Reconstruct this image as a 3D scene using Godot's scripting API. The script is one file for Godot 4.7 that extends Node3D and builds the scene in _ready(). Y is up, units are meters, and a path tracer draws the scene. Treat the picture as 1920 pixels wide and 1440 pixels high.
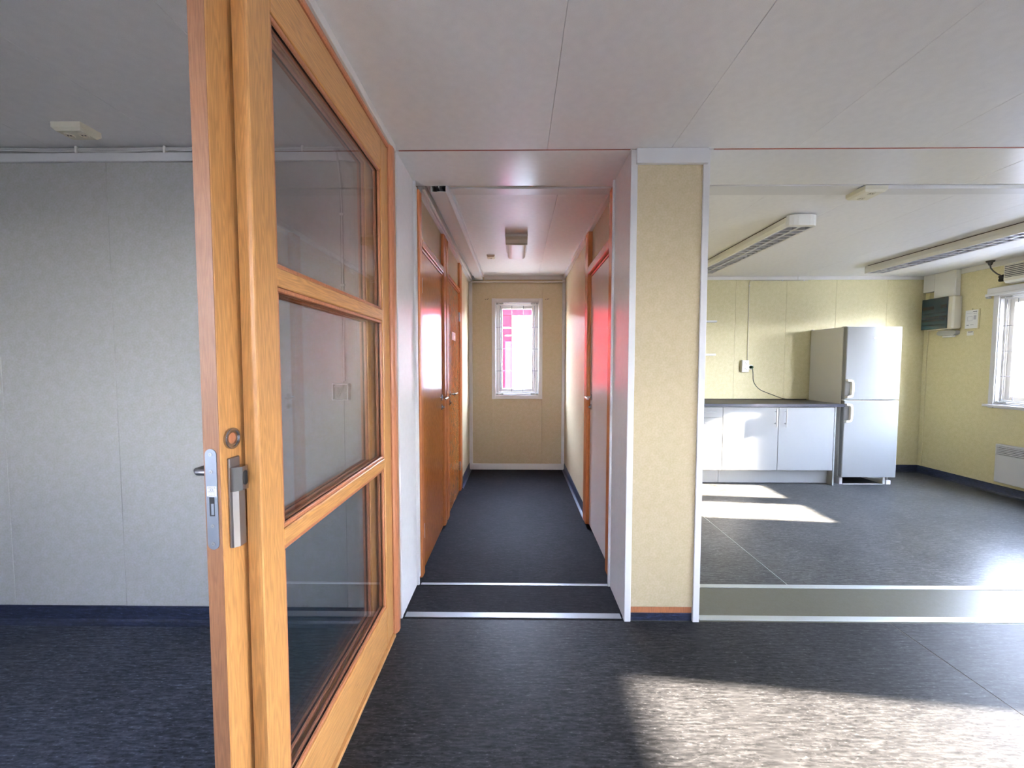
extends Node3D

# ---------------------------------------------------------------- mesh builder
class MB:
	var v := PackedVector3Array()
	var n := PackedVector3Array()
	var uv := PackedVector2Array()
	func tri(a: Vector3, b: Vector3, c: Vector3, na: Vector3, nb: Vector3, nc: Vector3) -> void:
		if (b - a).cross(c - a).dot(na + nb + nc) > 0.0:
			v.append_array([a, c, b]); n.append_array([na, nc, nb])
		else:
			v.append_array([a, b, c]); n.append_array([na, nb, nc])
		uv.append_array([Vector2.ZERO, Vector2.ZERO, Vector2.ZERO])
	func quad(a: Vector3, b: Vector3, c: Vector3, d: Vector3, nn: Vector3) -> void:
		tri(a, b, c, nn, nn, nn); tri(a, c, d, nn, nn, nn)
	func uvquad(a: Vector3, b: Vector3, c: Vector3, d: Vector3, nn: Vector3) -> void:
		# a top-left, b top-right, c bottom-right, d bottom-left
		var flip := (b - a).cross(c - a).dot(nn) > 0.0
		var P := [a, b, c, a, c, d]
		var U := [Vector2(0, 0), Vector2(1, 0), Vector2(1, 1), Vector2(0, 0), Vector2(1, 1), Vector2(0, 1)]
		for k in ([0, 2, 1, 3, 5, 4] if flip else [0, 1, 2, 3, 4, 5]):
			v.append(P[k]); n.append(nn); uv.append(U[k])
	# box with chamfered edges
	func box(p: Vector3, q: Vector3, e := 0.002) -> MB:
		var lo := p.min(q)
		var hi := p.max(q)
		var s := hi - lo
		e = minf(e, minf(s.x, minf(s.y, s.z)) * 0.3)
		var c := (lo + hi) * 0.5
		var h := s * 0.5
		var A := [Vector3.RIGHT, Vector3.UP, Vector3.BACK]
		for i in 3:
			var j := (i + 1) % 3
			var k := (i + 2) % 3
			for si in [-1.0, 1.0]:
				var o: Vector3 = c + A[i] * (h[i] * si)
				var J: Vector3 = A[j] * (h[j] - e)
				var K: Vector3 = A[k] * (h[k] - e)
				quad(o - J - K, o + J - K, o + J + K, o - J + K, A[i] * si)
				if e > 0.0:
					for sj in [-1.0, 1.0]:
						var a0: Vector3 = c + A[i] * (h[i] * si) + A[j] * ((h[j] - e) * sj)
						var b0: Vector3 = c + A[i] * ((h[i] - e) * si) + A[j] * (h[j] * sj)
						quad(a0 - K, a0 + K, b0 + K, b0 - K, (A[i] * si + A[j] * sj).normalized())
		if e > 0.0:
			for sx in [-1.0, 1.0]:
				for sy in [-1.0, 1.0]:
					for sz in [-1.0, 1.0]:
						var S := Vector3(sx, sy, sz)
						var g := h - Vector3(e, e, e)
						var nn := S.normalized()
						tri(c + S * Vector3(h.x, g.y, g.z), c + S * Vector3(g.x, h.y, g.z), c + S * Vector3(g.x, g.y, h.z), nn, nn, nn)
		return self
	func _frame(d: Vector3) -> Array:
		var u := d.cross(Vector3.UP if absf(d.y) < 0.9 else Vector3.RIGHT).normalized()
		return [u, d.cross(u).normalized()]
	# cylinder or cone with flat ends and slightly rounded rims
	func cyl(a: Vector3, b: Vector3, r: float, r2 := -1.0, seg := 16, caps := true) -> MB:
		if r2 < 0.0: r2 = r
		var d := (b - a).normalized()
		var f := _frame(d)
		for i in seg:
			var t0 := TAU * i / seg
			var t1 := TAU * (i + 1) / seg
			var n0: Vector3 = f[0] * cos(t0) + f[1] * sin(t0)
			var n1: Vector3 = f[0] * cos(t1) + f[1] * sin(t1)
			tri(a + n0 * r, a + n1 * r, b + n1 * r2, n0, n1, n1)
			tri(a + n0 * r, b + n1 * r2, b + n0 * r2, n0, n1, n0)
			if caps:
				tri(a, a + n0 * r, a + n1 * r, -d, -d, -d)
				tri(b, b + n0 * r2, b + n1 * r2, d, d, d)
		return self
	# ring (washer with depth) round an axis
	func ring(c: Vector3, d: Vector3, r_in: float, r_out: float, depth: float, seg := 24) -> MB:
		d = d.normalized()
		var f := _frame(d)
		var e := c + d * depth
		for i in seg:
			var t0 := TAU * i / seg
			var t1 := TAU * (i + 1) / seg
			var n0: Vector3 = f[0] * cos(t0) + f[1] * sin(t0)
			var n1: Vector3 = f[0] * cos(t1) + f[1] * sin(t1)
			tri(c + n0 * r_out, c + n1 * r_out, e + n1 * r_out, n0, n1, n1)
			tri(c + n0 * r_out, e + n1 * r_out, e + n0 * r_out, n0, n1, n0)
			tri(c + n0 * r_in, c + n1 * r_in, e + n1 * r_in, -n0, -n1, -n1)
			tri(c + n0 * r_in, e + n1 * r_in, e + n0 * r_in, -n0, -n1, -n0)
			quad(e + n0 * r_in, e + n1 * r_in, e + n1 * r_out, e + n0 * r_out, d)
			quad(c + n0 * r_in, c + n1 * r_in, c + n1 * r_out, c + n0 * r_out, -d)
		return self
	# tube along points
	func tube(pts: Array, r: float, seg := 8) -> MB:
		var prev := []
		var u := Vector3.ZERO
		for i in pts.size():
			var d: Vector3 = (pts[mini(i + 1, pts.size() - 1)] - pts[maxi(i - 1, 0)]).normalized()
			if i == 0:
				u = _frame(d)[0]
			else:
				u = (u - d * u.dot(d)).normalized()
			var w := d.cross(u)
			var cur := []
			for k in seg + 1:
				var nn := u * cos(TAU * k / seg) + w * sin(TAU * k / seg)
				cur.append([pts[i] + nn * r, nn])
			if i > 0:
				for k in seg:
					tri(prev[k][0], prev[k + 1][0], cur[k + 1][0], prev[k][1], prev[k + 1][1], cur[k + 1][1])
					tri(prev[k][0], cur[k + 1][0], cur[k][0], prev[k][1], cur[k + 1][1], cur[k][1])
			if i == 0 or i == pts.size() - 1:
				var dd := d * (-1.0 if i == 0 else 1.0)
				for k in seg:
					tri(pts[i], cur[k][0], cur[k + 1][0], dd, dd, dd)
			prev = cur
		return self
	# prism: a 2D outline (convex or not) spread by the axes X, Y at o and pushed along D
	func prism(o: Vector3, X: Vector3, Y: Vector3, D: Vector3, poly: PackedVector2Array, smooth := false) -> MB:
		var t := Geometry2D.triangulate_polygon(poly)
		var dn := D.normalized()
		for i in range(0, t.size(), 3):
			var a: Vector3 = o + X * poly[t[i]].x + Y * poly[t[i]].y
			var b: Vector3 = o + X * poly[t[i + 1]].x + Y * poly[t[i + 1]].y
			var c: Vector3 = o + X * poly[t[i + 2]].x + Y * poly[t[i + 2]].y
			tri(a, b, c, -dn, -dn, -dn)
			tri(a + D, b + D, c + D, dn, dn, dn)
		var ccw := not Geometry2D.is_polygon_clockwise(poly)
		var m := poly.size()
		var ns := []
		for i in m:
			var e := poly[(i + 1) % m] - poly[i]
			var q := Vector2(e.y, -e.x).normalized()
			if Geometry2D.is_polygon_clockwise(poly): q = -q
			ns.append(q)
		# outward test
		var test: Vector2 = (poly[0] + poly[1]) * 0.5 + ns[0] * 0.0001
		if Geometry2D.is_point_in_polygon(test, poly):
			for i in m: ns[i] = -ns[i]
		for i in m:
			var a: Vector3 = o + X * poly[i].x + Y * poly[i].y
			var b: Vector3 = o + X * poly[(i + 1) % m].x + Y * poly[(i + 1) % m].y
			var q0: Vector2 = ns[i]
			var q1: Vector2 = ns[i]
			if smooth:
				q0 = (ns[(i + m - 1) % m] + ns[i]).normalized()
				q1 = (ns[i] + ns[(i + 1) % m]).normalized()
			var n0 := (X * q0.x + Y * q0.y).normalized()
			var n1 := (X * q1.x + Y * q1.y).normalized()
			tri(a, b, b + D, n0, n1, n1)
			tri(a, b + D, a + D, n0, n1, n0)
		return self

# ---------------------------------------------------------------- scene helpers
var org := {}
var names := {}

func put(called: String, mb: MB, m: Material, parent: Node = self) -> MeshInstance3D:
	var off: Vector3 = org.get(parent, Vector3.ZERO)
	var vv := PackedVector3Array()
	vv.resize(mb.v.size())
	for i in mb.v.size(): vv[i] = mb.v[i] - off
	var arr := []
	arr.resize(Mesh.ARRAY_MAX)
	arr[Mesh.ARRAY_VERTEX] = vv
	arr[Mesh.ARRAY_NORMAL] = mb.n
	arr[Mesh.ARRAY_TEX_UV] = mb.uv
	var me := ArrayMesh.new()
	me.add_surface_from_arrays(Mesh.PRIMITIVE_TRIANGLES, arr)
	me.surface_set_material(0, m)
	var o := MeshInstance3D.new()
	o.mesh = me
	o.name = called
	o.cast_shadow = GeometryInstance3D.SHADOW_CASTING_SETTING_ON
	parent.add_child(o, true)
	org[o] = off
	return o

func numbered(called: String) -> String:
	var k: int = names.get(called, 0)
	names[called] = k + 1
	return called if k == 0 else "%s_%03d" % [called, k]

func thing(called: String, at: Vector3, label: String, category: String, group := "") -> Node3D:
	var o := Node3D.new()
	o.name = numbered(called)
	add_child(o)
	o.position = at
	org[o] = at
	o.set_meta("label", label)
	o.set_meta("category", category)
	if group: o.set_meta("group", group)
	return o

func struct(called: String, at: Vector3, label: String, category: String) -> Node3D:
	var o := thing(called, at, label, category)
	o.set_meta("kind", "structure")
	return o

func V(x: float, y: float, z: float) -> Vector3: return Vector3(x, y, z)

func B(p: Vector3, q: Vector3, e := 0.002) -> MB: return MB.new().box(p, q, e)

# ---------------------------------------------------------------- textures and materials
func noise_bytes(w: int, h: int, sd: int, freq: float, oct := 3, W := 0, H := 0) -> PackedByteArray:
	var f := FastNoiseLite.new()
	f.seed = sd; f.frequency = freq; f.fractal_octaves = oct
	var im := f.get_seamless_image(w, h)
	im.convert(Image.FORMAT_L8)
	if W > 0: im.resize(W, H, Image.INTERPOLATE_CUBIC)
	return im.get_data()

func tex_from(data: PackedByteArray, w: int, h: int, normal := 0.0) -> ImageTexture:
	var im := Image.create_from_data(w, h, false, Image.FORMAT_RGB8, data)
	if normal > 0.0:
		im.convert(Image.FORMAT_RGBA8)
		im.bump_map_to_normal_map(normal)
	return ImageTexture.create_from_image(im)

var t_lino: Texture2D
var t_lino_n: Texture2D
var t_wall: Texture2D
var t_wood: Texture2D
var t_ceil: Texture2D
var t_ceil_n: Texture2D

func make_textures() -> void:
	# linoleum: short streaks along u, light and dark flecks
	var W := 1024
	var a := noise_bytes(96, 1024, 3, 0.11, 4, W, W)
	var b := noise_bytes(200, 1024, 9, 0.16, 3, W, W)
	var c := noise_bytes(340, 1024, 21, 0.20, 2, W, W)
	var d := noise_bytes(256, 256, 31, 0.012, 3, W, W)
	var out := PackedByteArray(); out.resize(W * W * 3)
	var hh := PackedByteArray(); hh.resize(W * W * 3)
	for i in W * W:
		var s := (a[i] - 128.0) / 128.0 * 0.55 + (b[i] - 128.0) / 128.0 * 0.55
		var fl := maxf(0.0, (c[i] - 178.0) / 50.0)
		var dk := maxf(0.0, (74.0 - c[i]) / 50.0)
		var g := 0.50 + s * 0.27 + fl * 0.34 - dk * 0.20 + (d[i] - 128.0) / 128.0 * 0.05
		g = clampf(g, 0.08, 1.0)
		out[i * 3] = int(255.0 * clampf(g * 0.985, 0.0, 1.0))
		out[i * 3 + 1] = int(255.0 * g)
		out[i * 3 + 2] = int(255.0 * clampf(g * 1.02 + 0.006, 0.0, 1.0))
		var q := int(clampf(128.0 + s * 70.0 + fl * 30.0, 0.0, 255.0))
		hh[i * 3] = q; hh[i * 3 + 1] = q; hh[i * 3 + 2] = q
	t_lino = tex_from(out, W, W)
	t_lino_n = tex_from(hh, W, W, 1.2)
	# wall laminate: soft clouds and fine specks
	W = 512
	a = noise_bytes(W, W, 5, 0.022, 4)
	b = noise_bytes(W, W, 15, 0.09, 3)
	out = PackedByteArray(); out.resize(W * W * 3)
	for i in W * W:
		var g := 0.945 + (a[i] - 128.0) / 128.0 * 0.022 + (b[i] - 128.0) / 128.0 * 0.030
		out[i * 3] = int(255.0 * clampf(g, 0.0, 1.0))
		out[i * 3 + 1] = int(255.0 * clampf(g * 0.998, 0.0, 1.0))
		out[i * 3 + 2] = int(255.0 * clampf(g * g * 1.055, 0.0, 1.0))
	t_wall = tex_from(out, W, W)
	# wood: bands and pores, drawn long by the materials' scale
	a = noise_bytes(W, W, 41, 0.008, 3)
	b = noise_bytes(W, W, 43, 0.045, 4)
	c = noise_bytes(W, W, 47, 0.25, 2)
	for i in W * W:
		var band := sin(((a[i] - 128.0) / 128.0) * 16.0) * 0.5 + 0.5
		var g := 0.87 + band * 0.085 + (b[i] - 128.0) / 128.0 * 0.05 - maxf(0.0, (90.0 - c[i]) / 90.0) * 0.07
		out[i * 3] = int(255.0 * clampf(g + 0.02, 0.0, 1.0))
		out[i * 3 + 1] = int(255.0 * clampf(g, 0.0, 1.0))
		out[i * 3 + 2] = int(255.0 * clampf(g * 0.98 - 0.01, 0.0, 1.0))
	t_wood = tex_from(out, W, W)
	# ceiling board: fine stipple
	a = noise_bytes(W, W, 61, 0.20, 3)
	b = noise_bytes(W, W, 63, 0.012, 3)
	for i in W * W:
		var g := 0.965 + (a[i] - 128.0) / 128.0 * 0.02 + (b[i] - 128.0) / 128.0 * 0.012
		var q := int(255.0 * clampf(g, 0.0, 1.0))
		out[i * 3] = q; out[i * 3 + 1] = q; out[i * 3 + 2] = q
		hh[i * 3] = a[i]; hh[i * 3 + 1] = a[i]; hh[i * 3 + 2] = a[i]
	t_ceil = tex_from(out, W, W)
	t_ceil_n = tex_from(hh.slice(0, W * W * 3), W, W, 1.0)

func mat(c: Color, rough := 0.5, metal := 0.0, tex: Texture2D = null, scale := Vector3.ONE, world := false, spec := 0.5) -> StandardMaterial3D:
	var m := StandardMaterial3D.new()
	m.albedo_color = c
	m.roughness = rough
	m.metallic = metal
	m.metallic_specular = spec
	if tex:
		m.albedo_texture = tex
		m.uv1_triplanar = true
		m.uv1_world_triplanar = world
		m.uv1_scale = scale
	return m

func C8(r: int, g: int, b: int) -> Color: return Color8(r, g, b)

var M := {}
func make_materials() -> void:
	var ls := Vector3(0.62, 0.62, 0.62)
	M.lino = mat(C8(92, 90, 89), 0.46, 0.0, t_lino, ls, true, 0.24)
	M.lino.normal_enabled = true
	M.lino.normal_texture = t_lino_n
	M.lino.normal_scale = 0.35
	M.lino_left_lit = mat(C8(142, 146, 160), 0.44, 0.0, t_lino, ls, true, 0.32)  # same linoleum, tinted paler and bluer to carry the left room light
	M.lino_left_lit.normal_enabled = true
	M.lino_left_lit.normal_texture = t_lino_n
	M.lino_left_lit.normal_scale = 0.35
	M.lino_shaded = mat(C8(70, 65, 68), 0.66, 0.0, t_lino, ls, true, 0.18)  # same linoleum, its colour darkened for the corridor shade
	M.lino_shaded.normal_enabled = true
	M.lino_shaded.normal_texture = t_lino_n
	M.lino_shaded.normal_scale = 0.35
	M.lino_kitchen_lit = mat(C8(156, 154, 147), 0.30, 0.0, t_lino, ls, true, 0.32)  # same linoleum, its colour lightened for the brighter kitchen light
	M.lino_kitchen_lit.normal_enabled = true
	M.lino_kitchen_lit.normal_texture = t_lino_n
	M.lino_kitchen_lit.normal_scale = 0.22
	M.lino_base = mat(C8(92, 100, 132), 0.40, 0.0, t_lino, ls, true)
	M.ramp = mat(C8(94, 92, 79), 0.36, 0.0, t_wall, Vector3(2, 2, 2), true, 0.32)
	M.wall = mat(C8(208, 191, 155), 0.42, 0.0, t_wall, Vector3(1.6, 1.6, 1.6), true)
	M.wall_grey = mat(C8(188, 187, 181), 0.42, 0.0, t_wall, Vector3(1.6, 1.6, 1.6), true)
	M.wall_kitchen = mat(C8(228, 217, 168), 0.45, 0.0, t_wall, Vector3(1.6, 1.6, 1.6), true)
	M.core = mat(C8(196, 190, 176), 0.8)
	M.seam = mat(C8(120, 110, 92), 0.8)
	M.ceil = mat(C8(250, 249, 248), 0.40, 0.0, t_ceil, Vector3(3, 3, 3), true)
	M.soffit = mat(C8(250, 249, 248), 0.20, 0.0, t_ceil, Vector3(3, 3, 3), true)
	M.white = mat(C8(224, 223, 222), 0.32)
	M.trim = mat(C8(232, 228, 220), 0.40)
	M.jamb = mat(C8(234, 234, 232), 0.30, 0.0, t_ceil, Vector3(3, 3, 3), true)
	M.gap = mat(C8(60, 44, 38), 0.8)
	M.browngap = mat(C8(150, 92, 78), 0.8)
	M.alu = mat(C8(205, 210, 208), 0.38, 0.75)
	M.alu_dark = mat(C8(150, 152, 152), 0.42, 0.6)
	var wc := C8(212, 158, 97)
	M.wood_y = mat(wc, 0.38, 0.0, t_wood, Vector3(6, 0.4, 6))
	M.wood_z = mat(wc, 0.38, 0.0, t_wood, Vector3(6, 6, 0.4))
	M.wood_edge = mat(C8(156, 110, 80), 0.45, 0.0, t_wood, Vector3(8, 0.5, 8))
	M.wood_red = mat(C8(196, 130, 92), 0.35, 0.0, t_wood, Vector3(6, 0.4, 6))
	M.casing_y = mat(C8(206, 128, 76), 0.25, 0.0, t_wood, Vector3(6, 0.4, 6))
	M.casing_z = mat(C8(206, 128, 76), 0.25, 0.0, t_wood, Vector3(6, 6, 0.4))
	M.veneer = mat(C8(198, 122, 58), 0.16, 0.0, t_wood, Vector3(4, 0.5, 4))
	M.door_grey = mat(C8(228, 220, 212), 0.22, 0.0, null, Vector3.ONE, false, 0.36)
	M.steel = mat(C8(196, 196, 198), 0.22, 1.0)
	M.steel_brushed = mat(C8(176, 176, 180), 0.34, 1.0)
	M.zinc = mat(C8(150, 158, 172), 0.42, 0.85)
	M.dark = mat(C8(22, 22, 26), 0.5)
	M.dark_green = mat(C8(18, 58, 24), 0.4)
	M.cord = mat(C8(28, 40, 26), 0.45)
	M.plastic = mat(C8(236, 234, 226), 0.32)
	M.plastic_old = mat(C8(228, 222, 200), 0.35)
	M.plastic_cream = mat(C8(222, 214, 192), 0.4)
	M.grey_plastic = mat(C8(176, 176, 170), 0.4)
	M.cable = mat(C8(206, 204, 200), 0.45)
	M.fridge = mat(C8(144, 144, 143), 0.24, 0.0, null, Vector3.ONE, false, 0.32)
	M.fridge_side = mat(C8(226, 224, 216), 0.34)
	M.gasket = mat(C8(170, 168, 162), 0.6)
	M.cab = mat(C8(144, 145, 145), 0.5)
	M.counter = mat(C8(70, 66, 66), 0.32, 0.0, t_wall, Vector3(6, 6, 6), true)
	M.counter_edge = mat(C8(44, 46, 60), 0.3)
	M.smoked = mat(C8(14, 44, 52), 0.12)
	M.smoked2 = mat(C8(8, 20, 30), 0.2)
	M.wire = mat(C8(130, 130, 134), 0.45, 0.3)
	M.wire_dark = mat(C8(70, 66, 62), 0.5)
	M.louvre = mat(C8(214, 215, 222), 0.35, 0.5)
	M.diffuser = mat(C8(226, 218, 206), 0.42)
	var g := StandardMaterial3D.new()
	g.albedo_color = Color(0.93, 0.97, 0.96, 0.02)
	g.transparency = BaseMaterial3D.TRANSPARENCY_ALPHA
	g.roughness = 0.0
	M.pane = g
	var gt := StandardMaterial3D.new()
	gt.albedo_color = Color(0.20, 0.27, 0.30, 0.08)
	gt.transparency = BaseMaterial3D.TRANSPARENCY_ALPHA
	gt.roughness = 0.0
	M.door_pane = gt
	var gc := StandardMaterial3D.new()
	gc.albedo_color = Color(0.9, 0.9, 0.86, 0.28)
	gc.transparency = BaseMaterial3D.TRANSPARENCY_ALPHA
	gc.roughness = 0.1
	M.clear = gc
	M.red_wall = mat(C8(84, 11, 18), 0.8, 0.0, null, Vector3.ONE, false, 0.0)
	M.sky_glare_panel = mat(C8(96, 30, 66), 0.8, 0.0, null, Vector3.ONE, false, 0.0)  # pink colour paints in the sky glare on a red door
	M.out_white = mat(C8(142, 151, 155), 0.8, 0.0, null, Vector3.ONE, false, 0.0)
	M.out_grey = mat(C8(58, 62, 74), 0.8, 0.0, null, Vector3.ONE, false, 0.0)
	M.concrete = mat(C8(214, 213, 210), 0.9, 0.0, t_wall, Vector3(0.7, 0.7, 0.7), true)  # tone of the unseen rear yard, set by the light it bounces indoors
	M.ground = mat(C8(234, 232, 228), 0.9, 0.0, t_wall, Vector3(0.7, 0.7, 0.7), true)  # unseen yard, very pale so it throws daylight up to the ceilings

# ---------------------------------------------------------------- measures
const ZF := -1.99     # face of the module joint
const ZB := -2.31     # back of the jambs
const HN := 2.385     # ceiling of the near module
const HC := 2.43      # corridor ceiling
const HK := 2.41      # kitchen ceiling
const XK := 5.0       # right outer wall
const ZE := -4.97     # corridor end wall
const ZK := -4.93     # kitchen back wall
const ZR := 0.67      # rear wall behind the camera
const XL := -3.6      # left outer wall

func _ready() -> void:
	# camera
	var cam := Camera3D.new()
	cam.name = "camera"
	cam.fov = rad_to_deg(2.0 * atan(720.0 / 740.0))
	cam.near = 0.02
	cam.far = 200.0
	add_child(cam)
	cam.position = V(0, 1.3316, 0)
	cam.rotation = V(-0.0489, 0.0119, 0.0012)
	cam.current = true
	# sky and exposure
	var we := WorldEnvironment.new()
	we.name = "world_environment"
	var env := Environment.new()
	var sky := Sky.new()
	var sm := ProceduralSkyMaterial.new()
	sm.sky_top_color = Color(0.69, 0.76, 0.90)
	sm.sky_horizon_color = Color(0.92, 0.93, 0.95)
	sm.ground_bottom_color = Color(0.50, 0.48, 0.46)
	sm.ground_horizon_color = Color(0.80, 0.82, 0.84)
	sm.sky_curve = 0.2
	sm.sun_angle_max = 0.5
	sky.sky_material = sm
	env.background_mode = Environment.BG_SKY
	env.sky = sky
	env.background_energy_multiplier = 174.0
	env.ambient_light_source = Environment.AMBIENT_SOURCE_SKY
	env.tonemap_mode = Environment.TONE_MAPPER_LINEAR
	env.tonemap_exposure = 1.14
	env.sdfgi_enabled = true
	env.ssao_enabled = true
	env.ssil_enabled = true
	we.environment = env
	add_child(we)
	# sun, low beyond the right-hand wall
	var sun := DirectionalLight3D.new()
	sun.name = "sun"
	sun.light_color = Color(1.0, 0.95, 0.88)
	sun.light_energy = 66.0
	sun.light_angular_distance = 0.9
	sun.shadow_enabled = true
	add_child(sun)
	sun.look_at_from_position(Vector3.ZERO, V(-1.0, -0.43, -0.102), Vector3.UP)

	make_textures()
	make_materials()
	build_floors()
	build_ceilings()
	build_walls()
	build_joint()
	build_windows()
	build_glazed_doors()
	build_corridor_doors()
	build_corridor()
	build_left_room()
	build_kitchen()
	build_right_wall_things()
	build_outside()

# ---------------------------------------------------------------- floors
func build_floors() -> void:
	var f := struct("floor", V(1, 0, -0.7), "dark blue grey streaked linoleum floor of the front room and left room", "floor")
	put("sheet", B(V(XL - 0.1, -0.1, ZF - 0.01), V(-0.661, 0, ZR + 0.1), 0.001), M.lino_left_lit, f)
	put("sheet", B(V(-0.66, -0.1, ZF - 0.01), V(1.929, 0, ZR + 0.1), 0.001), M.lino, f)
	put("sheet", B(V(1.931, -0.1, ZF - 0.01), V(XK + 0.1, 0, ZR + 0.1), 0.001), M.lino, f)
	put("seam", B(V(1.929, -0.05, ZF - 0.01), V(1.931, -0.001, ZR + 0.1), 0.0), M.seam, f)
	f = struct("floor", V(0, 0, -3.6), "streaked linoleum floor along the narrow corridor, its colour darkened for the shade there", "floor")
	put("sheet", B(V(-0.7, -0.1, ZE - 0.1), V(0.65, 0, -2.318), 0.001), M.lino_shaded, f)
	f = struct("floor", V(2.8, 0, -3.6), "streaked linoleum floor of the kitchen in front of the fridge, its grey lightened for the daylight there", "floor")
	put("sheet", B(V(0.65, -0.1, ZE - 0.1), V(1.643, 0, -2.318), 0.001), M.lino_kitchen_lit, f)
	put("sheet", B(V(1.646, -0.1, ZE - 0.1), V(XK + 0.1, 0, -2.318), 0.001), M.lino_kitchen_lit, f)
	put("weld_seam", B(V(1.643, -0.05, -4.4), V(1.646, 0.0005, -2.35), 0.0), M.alu, f)
	f = struct("floor", V(0, 0, -2.16), "linoleum threshold strip at the mouth of the corridor, its colour darkened for the shade there", "floor")
	put("sheet", B(V(-0.61, -0.1, -2.318), V(0.565, 0, ZF - 0.01), 0.001), M.lino_shaded, f)
	f = struct("floor", V(2.9, 0, -2.16), "smooth olive grey threshold strip between front room and kitchen", "floor")
	put("sheet", B(V(0.565, -0.1, -2.318), V(XK + 0.1, 0, ZF - 0.01), 0.001), M.ramp, f)
	# metal strips over the joints
	var t := struct("trim_1", V(0, 0, -2.03), "metal joint strip on the floor at the front edge of the corridor threshold", "floor strip")
	put("strip", B(V(-0.588, 0, -2.055), V(0.552, 0.004, -2.012), 0.0015), M.alu_dark, t)
	t = struct("trim_2", V(0, 0, -2.32), "thin metal joint strip on the floor where the corridor linoleum begins", "floor strip")
	put("strip", B(V(-0.578, 0, -2.342), V(0.556, 0.003, -2.325), 0.001), M.alu_dark, t)
	put("bright_edge", B(V(-0.578, 0, -2.325), V(0.556, 0.0035, -2.32), 0.001), M.alu, t)
	t = struct("trim_3", V(3, 0, -2.03), "pale metal joint strip on the floor right of the pillar, nearest the camera", "floor strip")
	put("strip", B(V(0.958, 0, -2.047), V(XK - 0.01, 0.004, -2.008), 0.0015), M.alu, t)
	t = struct("trim_4", V(3, 0, -2.33), "pale metal joint strip on the floor at the kitchen side of the olive strip", "floor strip")
	put("strip", B(V(0.958, 0, -2.347), V(XK - 0.01, 0.004, -2.312), 0.0015), M.alu, t)

# ---------------------------------------------------------------- ceilings
func ceiling_panels(p: Node3D, x0: float, x1: float, z0: float, z1: float, y: float, first: float, step: float, m: Material) -> void:
	put("ceiling_slab", B(V(x0 - 0.06, y + 0.01, z0 - 0.06), V(x1 + 0.06, y + 0.12, z1 + 0.06), 0.0), M.core, p)
	var a := x0
	var k := first
	while k < x0 + 0.02: k += step
	while a < x1 - 0.01:
		var b := minf(k, x1)
		put("ceiling_panel", B(V(a + 0.0005, y, z0), V(b - 0.0005, y + 0.01, z1), 0.0012), m, p)
		a = b
		k += step

func build_ceilings() -> void:
	var c := struct("ceiling", V(1, HN, -0.7), "pale ceiling boards with fine seams over the front room", "ceiling")
	ceiling_panels(c, -0.63, XK, ZF, ZR, HN, 0.147, 0.603, M.ceil)
	c = struct("ceiling", V(-2, HN, -0.7), "grey ceiling boards over the room behind the glass door", "ceiling")
	ceiling_panels(c, XL, -0.632, ZF, ZR, HN, -2.865, 0.603, M.ceil)
	c = struct("ceiling", V(0, HC, -3.6), "pale board ceiling over the corridor around the ceiling lamp", "ceiling")
	ceiling_panels(c, -0.62, 0.62, ZE, -2.385, HC, 0.262, 0.6, M.ceil)
	c = struct("ceiling", V(2.8, HK, -3.6), "pale board ceiling over the kitchen with two strip lights", "ceiling")
	ceiling_panels(c, 0.70, XK, ZK, -2.385, HK, 0.385, 0.6, M.ceil)
	c = struct("ceiling", V(0, HN, -2.2), "glossy white soffit board above the corridor opening", "soffit")
	put("soffit_board", B(V(-0.60, HN, -2.383), V(0.566, HN + 0.02, ZF - 0.012), 0.002), M.soffit, c)
	put("filler", B(V(-0.70, HN + 0.02, -2.385), V(0.75, HN + 0.13, ZF), 0.0), M.core, c)
	put("gap_strip", B(V(-0.585, HN + 0.001, ZF - 0.012), V(0.556, HN + 0.02, ZF), 0.0), M.browngap, c)
	c = struct("ceiling", V(3, HN, -2.2), "glossy white soffit board over the wide opening to the kitchen", "soffit")
	put("soffit_board", B(V(0.945, HN, -2.383), V(2.60, HN + 0.02, ZF - 0.012), 0.002), M.soffit, c)
	put("soffit_board", B(V(2.602, HN, -2.383), V(XK, HN + 0.02, ZF - 0.012), 0.002), M.soffit, c)
	put("filler", B(V(0.75, HN + 0.02, -2.385), V(XK + 0.06, HN + 0.13, ZF), 0.0), M.core, c)
	put("gap_strip", B(V(0.965, HN + 0.001, ZF - 0.012), V(XK, HN + 0.02, ZF), 0.0), M.browngap, c)

# ---------------------------------------------------------------- walls
# axis "x": wall runs along x and its face lies at z = plane; axis "z": runs along z, face at x = plane.
# side: +1 if the room is on the plus side of the plane.
func at_wall(axis: String, plane: float, side: float, a: float, y: float, d: float) -> Vector3:
	return V(a, y, plane + d * side) if axis == "x" else V(plane + d * side, y, a)

func cut(rects: Array, hole: Array) -> Array:
	var out := []
	for r in rects:
		if hole[0] >= r[1] or hole[1] <= r[0] or hole[2] >= r[3] or hole[3] <= r[2]:
			out.append(r); continue
		if hole[0] > r[0]: out.append([r[0], hole[0], r[2], r[3]])
		if hole[1] < r[1]: out.append([hole[1], r[1], r[2], r[3]])
		var l: float = maxf(r[0], hole[0])
		var h: float = minf(r[1], hole[1])
		if hole[2] > r[2]: out.append([l, h, r[2], hole[2]])
		if hole[3] < r[3]: out.append([l, h, hole[3], r[3]])
	return out

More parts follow.
